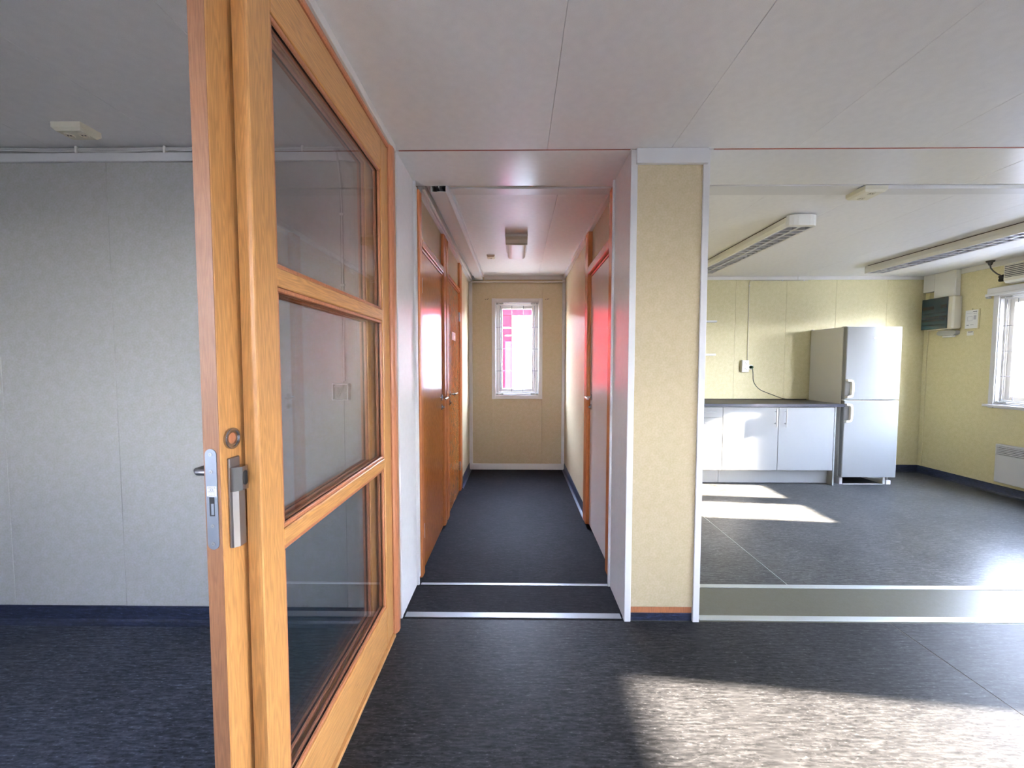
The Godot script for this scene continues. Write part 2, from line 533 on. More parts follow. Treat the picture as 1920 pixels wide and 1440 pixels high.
func wall(p: Node3D, axis: String, plane: float, side: float, edges: Array, y0: float, y1: float, holes: Array, m: Material, core := 0.09) -> void:
	var mb := MB.new()
	var rects := [[edges[0], edges[-1], -0.02, y1 + 0.06]]
	for h in holes: rects = cut(rects, h)
	for r in rects: mb.box(at_wall(axis, plane, side, r[0], r[2], -0.012), at_wall(axis, plane, side, r[1], r[3], -0.012 - core), 0.0)
	put("wall_core", mb, M.core, p)
	for i in edges.size() - 1:
		rects = [[edges[i], edges[i + 1], y0, y1]]
		for h in holes: rects = cut(rects, h)
		if rects.size() > 1:
			# one board with a cut-out for the window
			var pb := MB.new()
			for r in rects: pb.box(at_wall(axis, plane, side, r[0] + (0.0005 if r[0] == edges[i] else 0.0), r[2], 0), at_wall(axis, plane, side, r[1] - (0.0005 if r[1] == edges[i + 1] else 0.0), r[3], -0.012), 0.0)
			put("panel", pb, m, p)
			continue
		for r in rects:
			if r[1] - r[0] < 0.01: continue
			put("panel", B(at_wall(axis, plane, side, r[0] + 0.0005, r[2], 0), at_wall(axis, plane, side, r[1] - 0.0005, r[3], -0.012), 0.0018), m, p)

# coved vinyl skirting: profile swept along the wall
func skirting(called: String, axis: String, plane: float, side: float, a0: float, a1: float, h: float, label: String, m: Material) -> void:
	var o := struct(called, at_wall(axis, plane, side, (a0 + a1) * 0.5, 0, 0), label, "skirting")
	var mb := MB.new()
	var poly := PackedVector2Array([Vector2(0.0, 0.0), Vector2(0.030, 0.0), Vector2(0.024, 0.004), Vector2(0.012, 0.010), Vector2(0.006, 0.022), Vector2(0.004, 0.045), Vector2(0.004, h), Vector2(0.0, h)])
	var X := V(0, 0, side) if axis == "x" else V(side, 0, 0)
	var D := V(a1 - a0, 0, 0) if axis == "x" else V(0, 0, a1 - a0)
	mb.prism(at_wall(axis, plane, side, a0, 0.0005, 0), X, Vector3.UP, D, poly)
	put("vinyl_strip", mb, m, o)

func steps(a: float, b: float, first: float, step: float) -> Array:
	var out := [a]
	var k := first
	while k < b - 0.03:
		if k > a + 0.03: out.append(k)
		k += step
	out.append(b)
	return out

const W2 := [-4.185, -2.985, 0.925, 2.05]
const W3 := [-1.245, 0.45, 0.925, 2.05]
const W1 := [-0.272, 0.280, 0.94, 2.115]
const W4 := [-0.08, 0.40, 0.75, 2.14]  # unseen rear window, sized by the light it gives pillar and corridor
const W5 := [-1.88, -1.36, 0.85, 2.18]  # unseen rear window, sized by the light it gives the left room wall

func build_walls() -> void:
	var w := struct("wall_left_far", V(-2.1, 0, -1.95), "greyish laminate wall with vertical seams behind the sliding glass door", "wall")
	wall(w, "x", -1.95, 1, [XL, -3.16, -2.585, -2.005, -1.42, -0.86, -0.66], 0.0, HN, [], M.wall_grey)
	skirting("baseboard_left_far", "x", -1.95, 1, XL + 0.01, -0.70, 0.09, "dark blue vinyl skirting along the wall behind the glass door", M.lino_base)
	w = struct("wall_left_outer", V(XL, 0, -0.7), "plain laminate end wall of the left room, out of view", "wall")
	wall(w, "z", XL, 1, steps(-1.96, ZR, -1.4, 0.6), 0.0, HN, [], M.wall_grey)
	w = struct("wall_rear", V(1, 0, ZR), "laminate wall behind the camera with two unseen windows", "wall")
	wall(w, "x", ZR, -1, steps(XL, XK, -3.0, 0.6), 0.0, HN, [W4, W5], M.wall_grey)
	w = struct("wall_right", V(XK, 0, -2.1), "yellowish laminate wall on the right with the barred window and fuse box", "wall")
	wall(w, "z", XK, -1, [-4.96, -3.58, -2.36, -1.14, 0.08, ZR], 0.0, HK, [W2, W3], M.wall_kitchen)
	skirting("baseboard_right", "z", XK, -1, ZK + 0.002, ZR - 0.01, 0.09, "dark blue vinyl skirting along the right wall under the panel heater", M.lino_base)
	w = struct("wall_kitchen_back", V(2.8, 0, ZK), "yellowish laminate wall with vertical seams behind the fridge and worktop", "wall")
	wall(w, "x", ZK, 1, [0.70, 0.89, 1.49, 2.09, 2.69, 3.31, 3.914, 4.532, XK], 0.0, HK, [], M.wall_kitchen)
	skirting("baseboard_kitchen_back", "x", ZK, 1, 4.24, XK - 0.002, 0.09, "dark vinyl skirting on the kitchen back wall right of the fridge", M.lino_base)
	w = struct("wall_kitchen_left", V(0.72, 0, -3.6), "laminate partition between corridor and kitchen, kitchen side", "wall")
	wall(w, "z", 0.72, 1, steps(-4.95, -2.385, -4.4, 0.6), 0.0, HK, [], M.wall_kitchen, 0.02)
	w = struct("wall_corridor_end", V(0, 0, ZE), "beige laminate wall at the end of the corridor around the narrow window", "wall")
	wall(w, "x", ZE, 1, [-0.62, -0.298, 0.316, 0.62], 0.0, HC, [W1], M.wall)
	# corridor sides
	w = struct("wall_corridor_left", V(-0.6, 0, -3.6), "beige laminate corridor wall on the left with the two brown doors", "wall")
	put("wall_core", B(V(-0.70, -0.02, ZE), V(-0.612, HC + 0.06, -2.385), 0.0), M.core, w)
	put("panel", B(V(-0.612, 0.0, ZE), V(-0.598, HC, -4.168), 0.0015), M.wall, w)
	put("panel", B(V(-0.612, 2.102, -3.150), V(-0.600, HC, -2.432), 0.0015), M.wall, w)
	put("panel", B(V(-0.612, 2.102, -4.042), V(-0.600, HC, -3.362), 0.0015), M.wall, w)
	w = struct("wall_corridor_right", V(0.6, 0, -3.6), "beige laminate corridor wall on the right around the grey door", "wall")
	put("wall_core", B(V(0.614, -0.02, ZE), V(0.70, HC + 0.06, -2.385), 0.0), M.core, w)
	put("panel", B(V(0.602, 0.0, ZE), V(0.614, HC, -3.322), 0.0015), M.wall, w)
	put("panel", B(V(0.602, 2.112, -3.198), V(0.614, HC, -2.482), 0.0015), M.wall, w)
	skirting("baseboard_corridor_left", "z", -0.598, 1, ZE + 0.04, -4.17, 0.09, "dark vinyl skirting on the left corridor wall beyond the second brown door", M.lino_base)
	skirting("baseboard_corridor_right", "z", 0.602, -1, ZE + 0.04, -3.323, 0.09, "dark vinyl skirting on the right corridor wall beyond the grey door", M.lino_base)

# ---------------------------------------------------------------- pillar and jambs at the module joint
func build_joint() -> void:
	var w := struct("wall_pillar", V(0.75, 0, ZF), "beige laminate pillar with white corner trims between corridor and kitchen", "pillar")
	put("wall_core", B(V(0.566, 0, -2.383), V(0.938, HN + 0.1, -2.013), 0.0), M.core, w)
	put("panel", B(V(0.585, 0.077, -2.013), V(0.922, 2.33, -1.998), 0.001), M.wall, w)
	put("corner_trim", B(V(0.559, 0.001, -2.022), V(0.592, HN - 0.002, ZF), 0.002), M.white, w)
	put("corner_trim", B(V(0.912, 0.001, -2.022), V(0.945, HN - 0.002, ZF), 0.002), M.white, w)
	put("cap_board", B(V(0.583, 2.312, -1.998), V(0.931, HN - 0.001, -1.976), 0.0015), M.white, w)
	put("bare_wood_strip", B(V(0.592, 0.036, -2.013), V(0.912, 0.077, -2.005), 0.001), M.wood_red, w)
	put("vinyl_strip", B(V(0.592, 0.0, -2.013), V(0.912, 0.042, -2.001), 0.002), M.lino_base, w)
	put("jamb_panel", B(V(0.560, 0.006, ZB + 0.002), V(0.567, HN, -2.022), 0.001), M.jamb, w)
	put("back_trim", B(V(0.548, 0.004, ZB - 0.012), V(0.567, HN, ZB + 0.002), 0.0015), M.white, w)
	put("jamb_panel", B(V(0.937, 0.006, -2.383), V(0.944, HN, -2.022), 0.001), M.jamb, w)
	w = struct("wall_left_jamb", V(-0.62, 0, ZF), "white lined jamb on the left side of the corridor opening", "jamb")
	put("wall_core", B(V(-0.70, 0, -2.385), V(-0.606, HN + 0.1, -1.962), 0.0), M.core, w)
	put("panel", B(V(-0.64, 0.03, -1.962), V(-0.602, 2.345, -1.938), 0.001), M.wall, w)
	put("panel", B(V(-0.606, 0.03, -1.985), V(-0.600, 2.345, -1.938), 0.001), M.wall, w)
	put("vinyl_strip", B(V(-0.606, 0.0, -1.985), V(-0.602, 0.06, -1.938), 0.001), M.lino_base, w)
	put("corner_trim", B(V(-0.606, 0.012, -2.004), V(-0.592, HN - 0.002, -1.982), 0.002), M.white, w)
	put("jamb_panel", B(V(-0.606, 0.006, ZB + 0.002), V(-0.597, HN, -2.004), 0.001), M.jamb, w)
	put("back_trim", B(V(-0.606, 0.004, ZB - 0.012), V(-0.584, HN, ZB + 0.002), 0.0015), M.white, w)
	put("liner_strip", B(V(-0.606, 0.04, -2.352), V(-0.585, HN - 0.02, -2.330), 0.004), M.white, w)

# ---------------------------------------------------------------- windows
# o: a function of (along, height, depth towards the room) to the world
func window(called: String, axis: String, plane: float, side: float, W: Array, label: String, mullion: bool, grille: Array) -> Node3D:
	var q := func(a: float, y: float, d: float) -> Vector3: return at_wall(axis, plane, side, a, y, d)
	var p := struct(called, q.call((W[0] + W[1]) * 0.5, W[2], 0.0), label, "window")
	var a0: float = W[0]; var a1: float = W[1]; var y0: float = W[2]; var y1: float = W[3]
	# lining and casing
	var c := 0.042
	put("casing_board", B(q.call(a0 - c, y0 - 0.042, 0.012), q.call(a0 + 0.004, y1 + 0.042, 0.0), 0.002), M.white, p)
	put("casing_board", B(q.call(a1 - 0.004, y0 - 0.042, 0.012), q.call(a1 + c, y1 + 0.042, 0.0), 0.002), M.white, p)
	put("casing_board", B(q.call(a0 + 0.005, y1 - 0.004, 0.010), q.call(a1 - 0.005, y1 + 0.040, 0.0), 0.002), M.white, p)
	put("casing_board", B(q.call(a0 + 0.005, y0 - 0.040, 0.010), q.call(a1 - 0.005, y0 + 0.004, 0.0), 0.002), M.white, p)
	var lin := MB.new()
	lin.box(q.call(a0, y0, 0.0), q.call(a0 + 0.012, y1, -0.10), 0.001)
	lin.box(q.call(a1 - 0.012, y0, 0.0), q.call(a1, y1, -0.10), 0.001)
	lin.box(q.call(a0 + 0.012, y1 - 0.012, 0.0), q.call(a1 - 0.012, y1, -0.10), 0.001)
	lin.box(q.call(a0 + 0.012, y0, 0.0), q.call(a1 - 0.012, y0 + 0.012, -0.10), 0.001)
	put("lining", lin, M.white, p)
	var b0 := a0 + 0.012; var b1 := a1 - 0.012; var z0 := y0 + 0.012; var z1 := y1 - 0.012
	var parts := [[b0, b1]]
	if mullion:
		var m := (b0 + b1) * 0.5
		parts = [[b0, m - 0.02], [m + 0.02, b1]]
		put("mullion", B(q.call(m - 0.02, z0, -0.03), q.call(m + 0.02, z1, -0.10), 0.003), M.white, p)
	for r in parts:
		var s := MB.new()
		var f := 0.036
		# fixed frame, then sash
		s.box(q.call(r[0], z0, -0.045), q.call(r[0] + f, z1, -0.10), 0.003)
		s.box(q.call(r[1] - f, z0, -0.045), q.call(r[1], z1, -0.10), 0.003)
		s.box(q.call(r[0] + f, z1 - f * 0.8, -0.045), q.call(r[1] - f, z1, -0.10), 0.003)
		s.box(q.call(r[0] + f, z0, -0.045), q.call(r[1] - f, z0 + f, -0.10), 0.003)
		put("window_frame", s, M.trim, p)
		s = MB.new()
		var g0: float = r[0] + f; var g1: float = r[1] - f; var h0: float = z0 + f; var h1: float = z1 - f * 0.8
		var e := 0.040
		s.box(q.call(g0, h0, -0.055), q.call(g0 + e, h1, -0.095), 0.004)
		s.box(q.call(g1 - e, h0, -0.055), q.call(g1, h1, -0.095), 0.004)
		s.box(q.call(g0 + e, h1 - e, -0.055), q.call(g1 - e, h1, -0.095), 0.004)
		s.box(q.call(g0 + e, h0, -0.055), q.call(g1 - e, h0 + e, -0.095), 0.004)
		var sash := put("sash", s, M.trim, p)
		put("pane", B(q.call(g0 + e, h0 + e, -0.073), q.call(g1 - e, h1 - e, -0.077), 0.0), M.pane, sash)
		var mid: float = (g0 + g1) * 0.5
		var hd := MB.new()
		hd.box(q.call(mid - 0.035, h0 + 0.006, -0.055), q.call(mid + 0.025, h0 + 0.03, -0.043), 0.003)
		hd.box(q.call(mid - 0.01, h0 + 0.018, -0.043), q.call(mid + 0.10, h0 + 0.034, -0.030), 0.004)
		put("sash_handle", hd, M.plastic, sash)
	if grille.size() > 0:
		var e0: float = grille[0][0]; var e1: float = grille[0][-1]
		var t0: float = y0 + 0.045; var t1: float = y1 - 0.045
		var d := -0.006
		for a in grille[0]:
			put("grille_bar", MB.new().cyl(q.call(a, t0, d), q.call(a, t1, d), 0.0032, -1, 8), M.wire, p)
		for y in grille[1]:
			put("grille_bar", MB.new().cyl(q.call(a0 + 0.013, y, d - 0.005), q.call(a1 - 0.013, y, d - 0.006), 0.0028, -1, 8), M.wire, p)
		for y in [t0, t1]:
			put("grille_rail", MB.new().cyl(q.call(e0, y, d), q.call(e1, y, d), 0.004, -1, 10), M.white, p)
		for y in [t0 - 0.022, t1 + 0.022]:
			put("clamp_tube", MB.new().cyl(q.call(a0 + 0.013, y, d), q.call(a1 - 0.013, y, d), 0.006, -1, 10), M.white, p)
			for sgn in [[a0 + 0.013, 1.0], [a1 - 0.013, -1.0]]:
				var k := MB.new()
				k.cyl(q.call(sgn[0], y, d), q.call(sgn[0] + 0.03 * sgn[1], y, d), 0.011, -1, 12)
				k.cyl(q.call(sgn[0] + 0.04 * sgn[1], y, d), q.call(sgn[0] + 0.062 * sgn[1], y, d), 0.0095, -1, 12)
				k.box(q.call(sgn[0] + 0.062 * sgn[1], y - 0.01, d - 0.007), q.call(sgn[0] + 0.092 * sgn[1], y + 0.01, d + 0.007), 0.003)
				put("clamp", k, M.grey_plastic, p)
	return p

func build_windows() -> void:
	window("window_1", "x", ZE, 1, W1, "narrow white window with a wire security grille at the end of the corridor", false, [[-0.206, -0.062, 0.081, 0.222], [1.254, 1.529, 1.801]])
	# curtain-rod hooks beside it
	for s in [[-0.372, "left"], [0.378, "right"]]:
		var k := thing("curtain_hook", V(s[0], 2.147, ZE), "small metal curtain hook in the wall at the upper %s corner of the corridor window" % s[1], "hook")
		var mb := MB.new()
		mb.cyl(V(s[0], 2.147, ZE), V(s[0], 2.147, ZE + 0.012), 0.004, -1, 8)
		mb.tube([V(s[0], 2.147, ZE + 0.012), V(s[0] + 0.008, 2.143, ZE + 0.02), V(s[0] + 0.016, 2.149, ZE + 0.018), V(s[0] + 0.022, 2.155, ZE + 0.012)], 0.0025, 6)
		put("hook", mb, M.wire_dark, k)
		mb = MB.new()
		mb.cyl(V(s[0] - 0.02, 2.144, ZE), V(s[0] - 0.02, 2.144, ZE + 0.009), 0.004, -1, 8)
		put("screw", mb, M.wire_dark, k)
	var w := window("window_2", "z", XK, -1, W2, "white two-light window with wire grille and sill in the right kitchen wall", true, [[-4.125, -4.033, -3.89, -3.745, -3.60, -3.455, -3.31, -3.165, -3.045], [1.218, 1.476, 1.736]])
	put("window_sill", B(V(XK - 0.034, 0.895, -4.262), V(XK, 0.922, -2.92), 0.004), M.white, w)
	put("pelmet_board", B(V(XK - 0.045, 2.062, -4.262), V(XK, 2.135, -2.92), 0.003), M.white, w)
	put("pelmet_rail", B(V(XK - 0.06, 2.052, -4.268), V(XK - 0.045, 2.078, -2.92), 0.003), M.white, w)
	put("end_cap", B(V(XK - 0.05, 2.032, -4.268), V(XK - 0.012, 2.056, -4.246), 0.003), M.grey_plastic, w)
	window("window_3", "z", XK, -1, W3, "white two-light window in the right wall of the front room, out of view", true, [])
	window("window_4", "x", ZR, -1, W4, "unseen white window behind the camera in the front room, placed to light the pillar and corridor", true, [])
	window("window_5", "x", ZR, -1, W5, "unseen white window behind the camera in the left room, placed to light its far wall", true, [])

# ---------------------------------------------------------------- the pair of glazed doors
# a three-pane leaf in the plane x0..x1 between z0 (near) and z1 (far)
func glazed_leaf(p: Node3D, x0: float, x1: float, z0: float, z1: float, y0: float, y1: float) -> void:
	var s := 0.088
	var t := 0.135
	var rails := [[1.528, 1.575], [0.860, 0.905]]
	var yb := 0.205
	var yt := y1 - t
	put("stile", B(V(x0, y0, z0), V(x1, y1, z0 - s), 0.0025), M.wood_y, p)
	put("stile", B(V(x0, y0, z1 + s), V(x1, y1, z1), 0.0025), M.wood_y, p)
	put("top_rail", B(V(x0, yt, z1 + s), V(x1, y1, z0 - s), 0.002), M.wood_z, p)
	put("bottom_rail", B(V(x0, y0, z1 + s), V(x1, yb, z0 - s), 0.002), M.wood_z, p)
	for r in rails:
		put("glazing_bar", B(V(x0, r[0], z1 + s), V(x1, r[1], z0 - s), 0.003), M.wood_z, p)
	var xm := (x0 + x1) * 0.5
	var ys := [[yb, rails[1][0]], [rails[1][1], rails[0][0]], [rails[0][1], yt]]
	for r in ys:
		put("pane", B(V(xm - 0.002, r[0], z1 + s), V(xm + 0.002, r[1], z0 - s), 0.0), M.door_pane, p)
		# glazing beads on both faces of the pane, with a dark rubber seal
		var bead := MB.new()
		var seal := MB.new()
		for d in [[xm + 0.004, xm + 0.0135], [xm - 0.0135, xm - 0.004]]:
			bead.box(V(d[0], r[0], z1 + s), V(d[1], r[0] + 0.012, z0 - s), 0.002)
			bead.box(V(d[0], r[1] - 0.012, z1 + s), V(d[1], r[1], z0 - s), 0.002)
			bead.box(V(d[0], r[0] + 0.012, z1 + s), V(d[1], r[1] - 0.012, z1 + s + 0.012), 0.002)
			bead.box(V(d[0], r[0] + 0.012, z0 - s - 0.012), V(d[1], r[1] - 0.012, z0 - s), 0.002)
		put("glazing_bead", bead, M.wood_red, p)
		for d in [[xm + 0.0022, xm + 0.004], [xm - 0.004, xm - 0.0022]]:
			seal.box(V(d[0], r[0], z1 + s), V(d[1], r[0] + 0.008, z0 - s), 0.0)
			seal.box(V(d[0], r[1] - 0.008, z1 + s), V(d[1], r[1], z0 - s), 0.0)
			seal.box(V(d[0], r[0] + 0.008, z1 + s), V(d[1], r[1] - 0.008, z1 + s + 0.008), 0.0)
			seal.box(V(d[0], r[0] + 0.008, z0 - s - 0.008), V(d[1], r[1] - 0.008, z0 - s), 0.0)
		put("rubber_seal", seal, M.gap, p)

func build_glazed_doors() -> void:
	var d := struct("door_1", V(-0.618, 0.02, -1.385), "fixed beech door panel with three glass panes in front of the open sliding leaf", "glass door")
	glazed_leaf(d, -0.637, -0.600, -0.907, -1.862, 0.022, 2.325)
	d = struct("door_2", V(-0.664, 0.02, -1.32), "beech sliding door leaf with steel lock plate and pull handle, nearest the camera", "glass door")
	var x0 := -0.682
	var x1 := -0.645
	var zn := -0.843
	glazed_leaf(d, x0, x1, zn, zn - 0.955, 0.022, 2.325)
	# edge band and lock face plate on the near edge
	put("edge_lipping", B(V(x0 + 0.001, 0.03, zn), V(x1 - 0.001, 2.32, zn + 0.0012), 0.0), M.wood_edge, d)
	var plate := MB.new()
	var xc := (x0 + x1) * 0.5 - 0.001
	var pw := 0.0125
	var py0 := 0.925
	var py1 := 1.148
	var poly := PackedVector2Array()
	for k in 13:
		var t := PI * k / 12.0
		poly.append(Vector2(cos(t) * pw, py1 - pw + sin(t) * pw))
	for k in 13:
		var t := PI + PI * k / 12.0
		poly.append(Vector2(cos(t) * pw, py0 + pw + sin(t) * pw))
	plate.prism(V(xc, 0, zn + 0.0012), Vector3.RIGHT, Vector3.UP, V(0, 0, 0.002), poly)
	var pl := put("lock_plate", plate, M.zinc, d)
	var scr := MB.new()
	for y in [1.136, 1.098, 1.058, 0.978, 0.938]:
		scr.ring(V(xc, y, zn + 0.0030), V(0, 0, 1), 0.0016, 0.0042, 0.0008, 14)
		scr.cyl(V(xc, y, zn + 0.0020), V(xc, y, zn + 0.0033), 0.0016, -1, 8)
	put("screw", scr, M.steel_brushed, pl)
	put("hook_bolt_slot", B(V(xc - 0.0055, 1.0, zn + 0.003), V(xc + 0.0055, 1.042, zn + 0.0036), 0.0), M.dark, pl)
	put("hook_bolt", B(V(xc - 0.001, 1.003, zn + 0.0036), V(xc + 0.0052, 1.028, zn + 0.0052), 0.0008), M.zinc, pl)
	# printed white sticker on the plate
	var im := Image.create(64, 64, false, Image.FORMAT_RGB8)
	im.fill(Color8(232, 232, 236))
	var rng := RandomNumberGenerator.new()
	rng.seed = 7
	for row in 7:
		var x := 5
		while x < 54:
			var l := rng.randi_range(2, 8)
			im.fill_rect(Rect2i(x, 6 + row * 8, l, 3), Color8(90, 90, 98))
			x += l + 2
	var sm := StandardMaterial3D.new()
	sm.albedo_texture = ImageTexture.create_from_image(im)
	sm.roughness = 0.5
	var st := MB.new()
	st.uvquad(V(xc - 0.0098, 1.066, zn + 0.0036), V(xc + 0.0108, 1.066, zn + 0.0036), V(xc + 0.0108, 1.044, zn + 0.0036), V(xc - 0.0098, 1.044, zn + 0.0036), V(0, 0, 1))
	put("sticker", st, sm, pl)
	# cylinder escutcheon: ring with a hollow cup
	var fx := x1
	var c := V(fx, 1.165, zn - 0.034)
	var cup := MB.new()
	cup.ring(c, V(1, 0, 0), 0.0185, 0.024, 0.005, 32)
	cup.ring(c + V(0.005, 0, 0), V(1, 0, 0), 0.0195, 0.0225, 0.0012, 32)
	var cy := put("lock_escutcheon", cup, M.steel, d)
	var inn := MB.new()
	inn.cyl(c + V(0.0002, 0, 0), c + V(0.0012, 0, 0), 0.0185, -1, 24)
	put("wood_reflection_face", inn, M.wood_red, cy)  # wood colour stands for the door reflected in the steel cup
	var key := MB.new()
	key.ring(c + V(0.001, 0, 0), V(1, 0, 0), 0.013, 0.0182, 0.0025, 24)
	put("cup_wall", key, M.steel, cy)
	# pull handle: back plate, raised housing with thumb hole, long grip
	var ph := MB.new()
	ph.box(V(fx, 0.918, zn - 0.018), V(fx + 0.006, 1.122, zn - 0.052), 0.002)
	var hp := put("pull_handle", ph, M.steel_brushed, d)
	var grip := MB.new()
	grip.prism(V(fx + 0.006, 0.919, zn - 0.018), V(1, 0, 0), V(0, 0, -1), V(0, 0.128, 0), PackedVector2Array([Vector2(0, 0), Vector2(0.004, 0.001), Vector2(0.012, 0.010), Vector2(0.012, 0.030), Vector2(0.0, 0.034)]))
	put("grip", grip, M.steel_brushed, hp)
	var hous := MB.new()
	hous.prism(V(fx + 0.006, 1.047, zn - 0.018), V(1, 0, 0), V(0, 0, -1), V(0, 0.054, 0), PackedVector2Array([Vector2(0, 0), Vector2(0.008, 0.001), Vector2(0.020, 0.012), Vector2(0.020, 0.031), Vector2(0.014, 0.036), Vector2(0.0, 0.036)]))
	put("housing", hous, M.steel, hp)
	var hole := MB.new()
	var ov := PackedVector2Array()
	for k in 24:
		ov.append(Vector2(cos(TAU * k / 24.0) * 0.0065, sin(TAU * k / 24.0) * 0.0065 + (0.010 if k > 0 and k < 12 else -0.010)))
	hole.prism(V(fx + 0.0258, 1.074, zn - 0.0395), V(0, 0, -1), V(0, 1, 0), V(0.0006, 0, 0), ov)
	put("thumb_hole", hole, M.dark, hp)
	# lever on the far side of the leaf
	var lv := MB.new()
	lv.cyl(V(x0, 1.085, zn - 0.04), V(x0 - 0.018, 1.085, zn - 0.04), 0.016, 0.014, 16)
	lv.tube([V(x0 - 0.018, 1.085, zn - 0.04), V(x0 - 0.046, 1.085, zn - 0.04), V(x0 - 0.054, 1.086, zn - 0.046), V(x0 - 0.055, 1.086, zn - 0.13)], 0.0075, 10)
	put("lever", lv, M.steel_brushed, d)
	# side post, head cover and sill of the door set
	var t := struct("trim_5", V(-0.62, 0, -1.9), "reddish rounded wooden post ending the glass door frame at the wall", "door trim")
	var mb := MB.new()
	mb.prism(V(-0.690, 0.008, -1.868), V(1, 0, 0), V(0, 0, -1), V(0, 2.342, 0), PackedVector2Array([Vector2(0, 0), Vector2(0.094, 0), Vector2(0.102, 0.010), Vector2(0.108, 0.022), Vector2(0.108, 0.048), Vector2(0.104, 0.058), Vector2(0.098, 0.068), Vector2(0, 0.068)]))
	put("post", mb, M.wood_red, t)
	t = struct("trim_6", V(-0.62, 2.33, -0.6), "reddish wooden head cover above the glass doors", "door trim")
	put("head_board", B(V(-0.705, 2.328, -1.866), V(-0.592, 2.350, ZR - 0.01), 0.005), M.wood_red, t)
	t = struct("trim_7", V(-0.62, 2.37, -0.6), "white cornice strip between glass door head and ceiling", "cornice")
	put("cornice_strip", B(V(-0.712, 2.350, ZF + 0.045), V(-0.584, HN - 0.0005, ZR - 0.01), 0.002), M.trim, t)
	t = struct("trim_8", V(-0.64, 0, -0.6), "low wooden sill track under the glass doors", "door sill")
	put("sill_board", B(V(-0.70, 0.0, -1.866), V(-0.588, 0.016, ZR - 0.01), 0.003), M.wood_z, t)
	put("track", B(V(-0.668, 0.016, -1.866), V(-0.659, 0.021, ZR - 0.01), 0.001), M.alu, t)

# ---------------------------------------------------------------- corridor doors
func lever_handle(parent: Node3D, x: float, y: float, z: float, out: float, along: float) -> void:
	# rosette on the face at x, neck outwards (out = +-1), lever along z (along = +-1)
	var r := MB.new()
	r.cyl(V(x, y, z), V(x + out * 0.009, y, z), 0.026, 0.023, 20)
	var ro := put("rosette", r, M.steel, parent)
	var l := MB.new()
	l.tube([V(x + out * 0.009, y, z), V(x + out * 0.040, y, z), V(x + out * 0.050, y, z + along * 0.004), V(x + out * 0.054, y, z + along * 0.014), V(x + out * 0.054, y - 0.001, z + along * 0.06), V(x + out * 0.052, y - 0.003, z + along * 0.125)], 0.0085, 12)
	put("lever", l, M.steel, ro)

func hinge(parent: Node3D, x: float, y: float, z: float) -> void:
	var h := MB.new()
	for k in 3:
		h.cyl(V(x, y + k * 0.031, z), V(x, y + k * 0.031 + 0.029, z), 0.0075, -1, 12)
	put("hinge", h, M.steel_brushed, parent)

func side_door(called: String, label: String, s: float, xc: float, xd: float, zn: Array, zf: Array, y_lint: Array, hinge_near: bool, leaf_mat: Material) -> Node3D:
	# s: side of the corridor (-1 left, +1 right); xc casing face, xd leaf face
	var back := 0.612 * s
	var zc: float = (zn[0] + zf[1]) * 0.5
	var p := struct(called, V(back, 0.02, zc), label, "door")
	var tops := 2.36 if s < 0 else 2.39
	for z in [zn, zf]:
		# post with rounded front corners
		var mb := MB.new()
		var w: float = absf(z[1] - z[0])
		var h := absf(xc - back)
		mb.prism(V(back, 0.022, z[0]), V(-s, 0, 0), V(0, 0, -1), V(0, tops - 0.022, 0), PackedVector2Array([Vector2(0, 0), Vector2(h - 0.006, 0), Vector2(h - 0.002, 0.003), Vector2(h, 0.008), Vector2(h, w - 0.008), Vector2(h - 0.002, w - 0.003), Vector2(h - 0.006, w), Vector2(0, w)]))
		put("frame_post", mb, M.casing_y, p)
	put("frame_head", B(V(back, y_lint[0], zf[0]), V(xc, y_lint[1], zn[1]), 0.003), M.casing_z, p)
	# stop moulding inside the frame
	put("door_stop", B(V(back, y_lint[0] - 0.018, zf[0]), V(xd - s * 0.006, y_lint[0] - 0.004, zn[1]), 0.003), M.casing_z, p)
	var lf := put("leaf", B(V(back, 0.028, zf[0] + 0.014), V(xd, y_lint[0] - 0.022, zn[1] - 0.004), 0.002), leaf_mat, p)
	put("frame_lip", B(V(back, 0.022, zf[0]), V(xd - s * 0.007, y_lint[0] - 0.02, zf[0] + 0.013), 0.003), M.casing_y, p)
	var zl: float = zf[0] + 0.075 if hinge_near else zn[1] - 0.07
	lever_handle(lf, xd, 1.075, zl, -s, 1.0 if hinge_near else -1.0)
	var key := MB.new()
	key.cyl(V(xd, 0.998, zl), V(xd - s * 0.010, 0.998, zl), 0.022, 0.020, 18)
	key.cyl(V(xd - s * 0.010, 0.998, zl), V(xd - s * 0.024, 0.998, zl), 0.010, 0.009, 12)
	put("lock_rosette", key, M.steel, lf)
	var zh: float = zn[1] - 0.002 if hinge_near else zf[0] + 0.012
	for y in [0.24, 1.77]: hinge(p, xd - s * 0.006, y, zh)
	return p

func build_corridor_doors() -> void:
	side_door("door_3", "glossy brown veneered door nearest on the left side of the corridor", -1.0, -0.576, -0.590, [-2.362, -2.432], [-3.150, -3.236], [2.054, 2.100], true, M.veneer)
	var p := side_door("door_4", "second brown veneered door on the left of the corridor, with a small grey sign", -1.0, -0.576, -0.590, [-3.262, -3.362], [-4.042, -4.166], [2.068, 2.100], false, M.veneer)
	var sg := put("sign_plate", B(V(-0.590, 1.557, -3.79), V(-0.587, 1.632, -3.60), 0.001), M.grey_plastic, p)
	put("sign_mark", B(V(-0.587, 1.575, -3.765), V(-0.5865, 1.602, -3.70), 0.0), M.white, sg)
	side_door("door_5", "grey laminate door in an orange wooden frame on the right of the corridor", 1.0, 0.566, 0.594, [-2.386, -2.478], [-3.200, -3.320], [2.052, 2.108], true, M.door_grey)

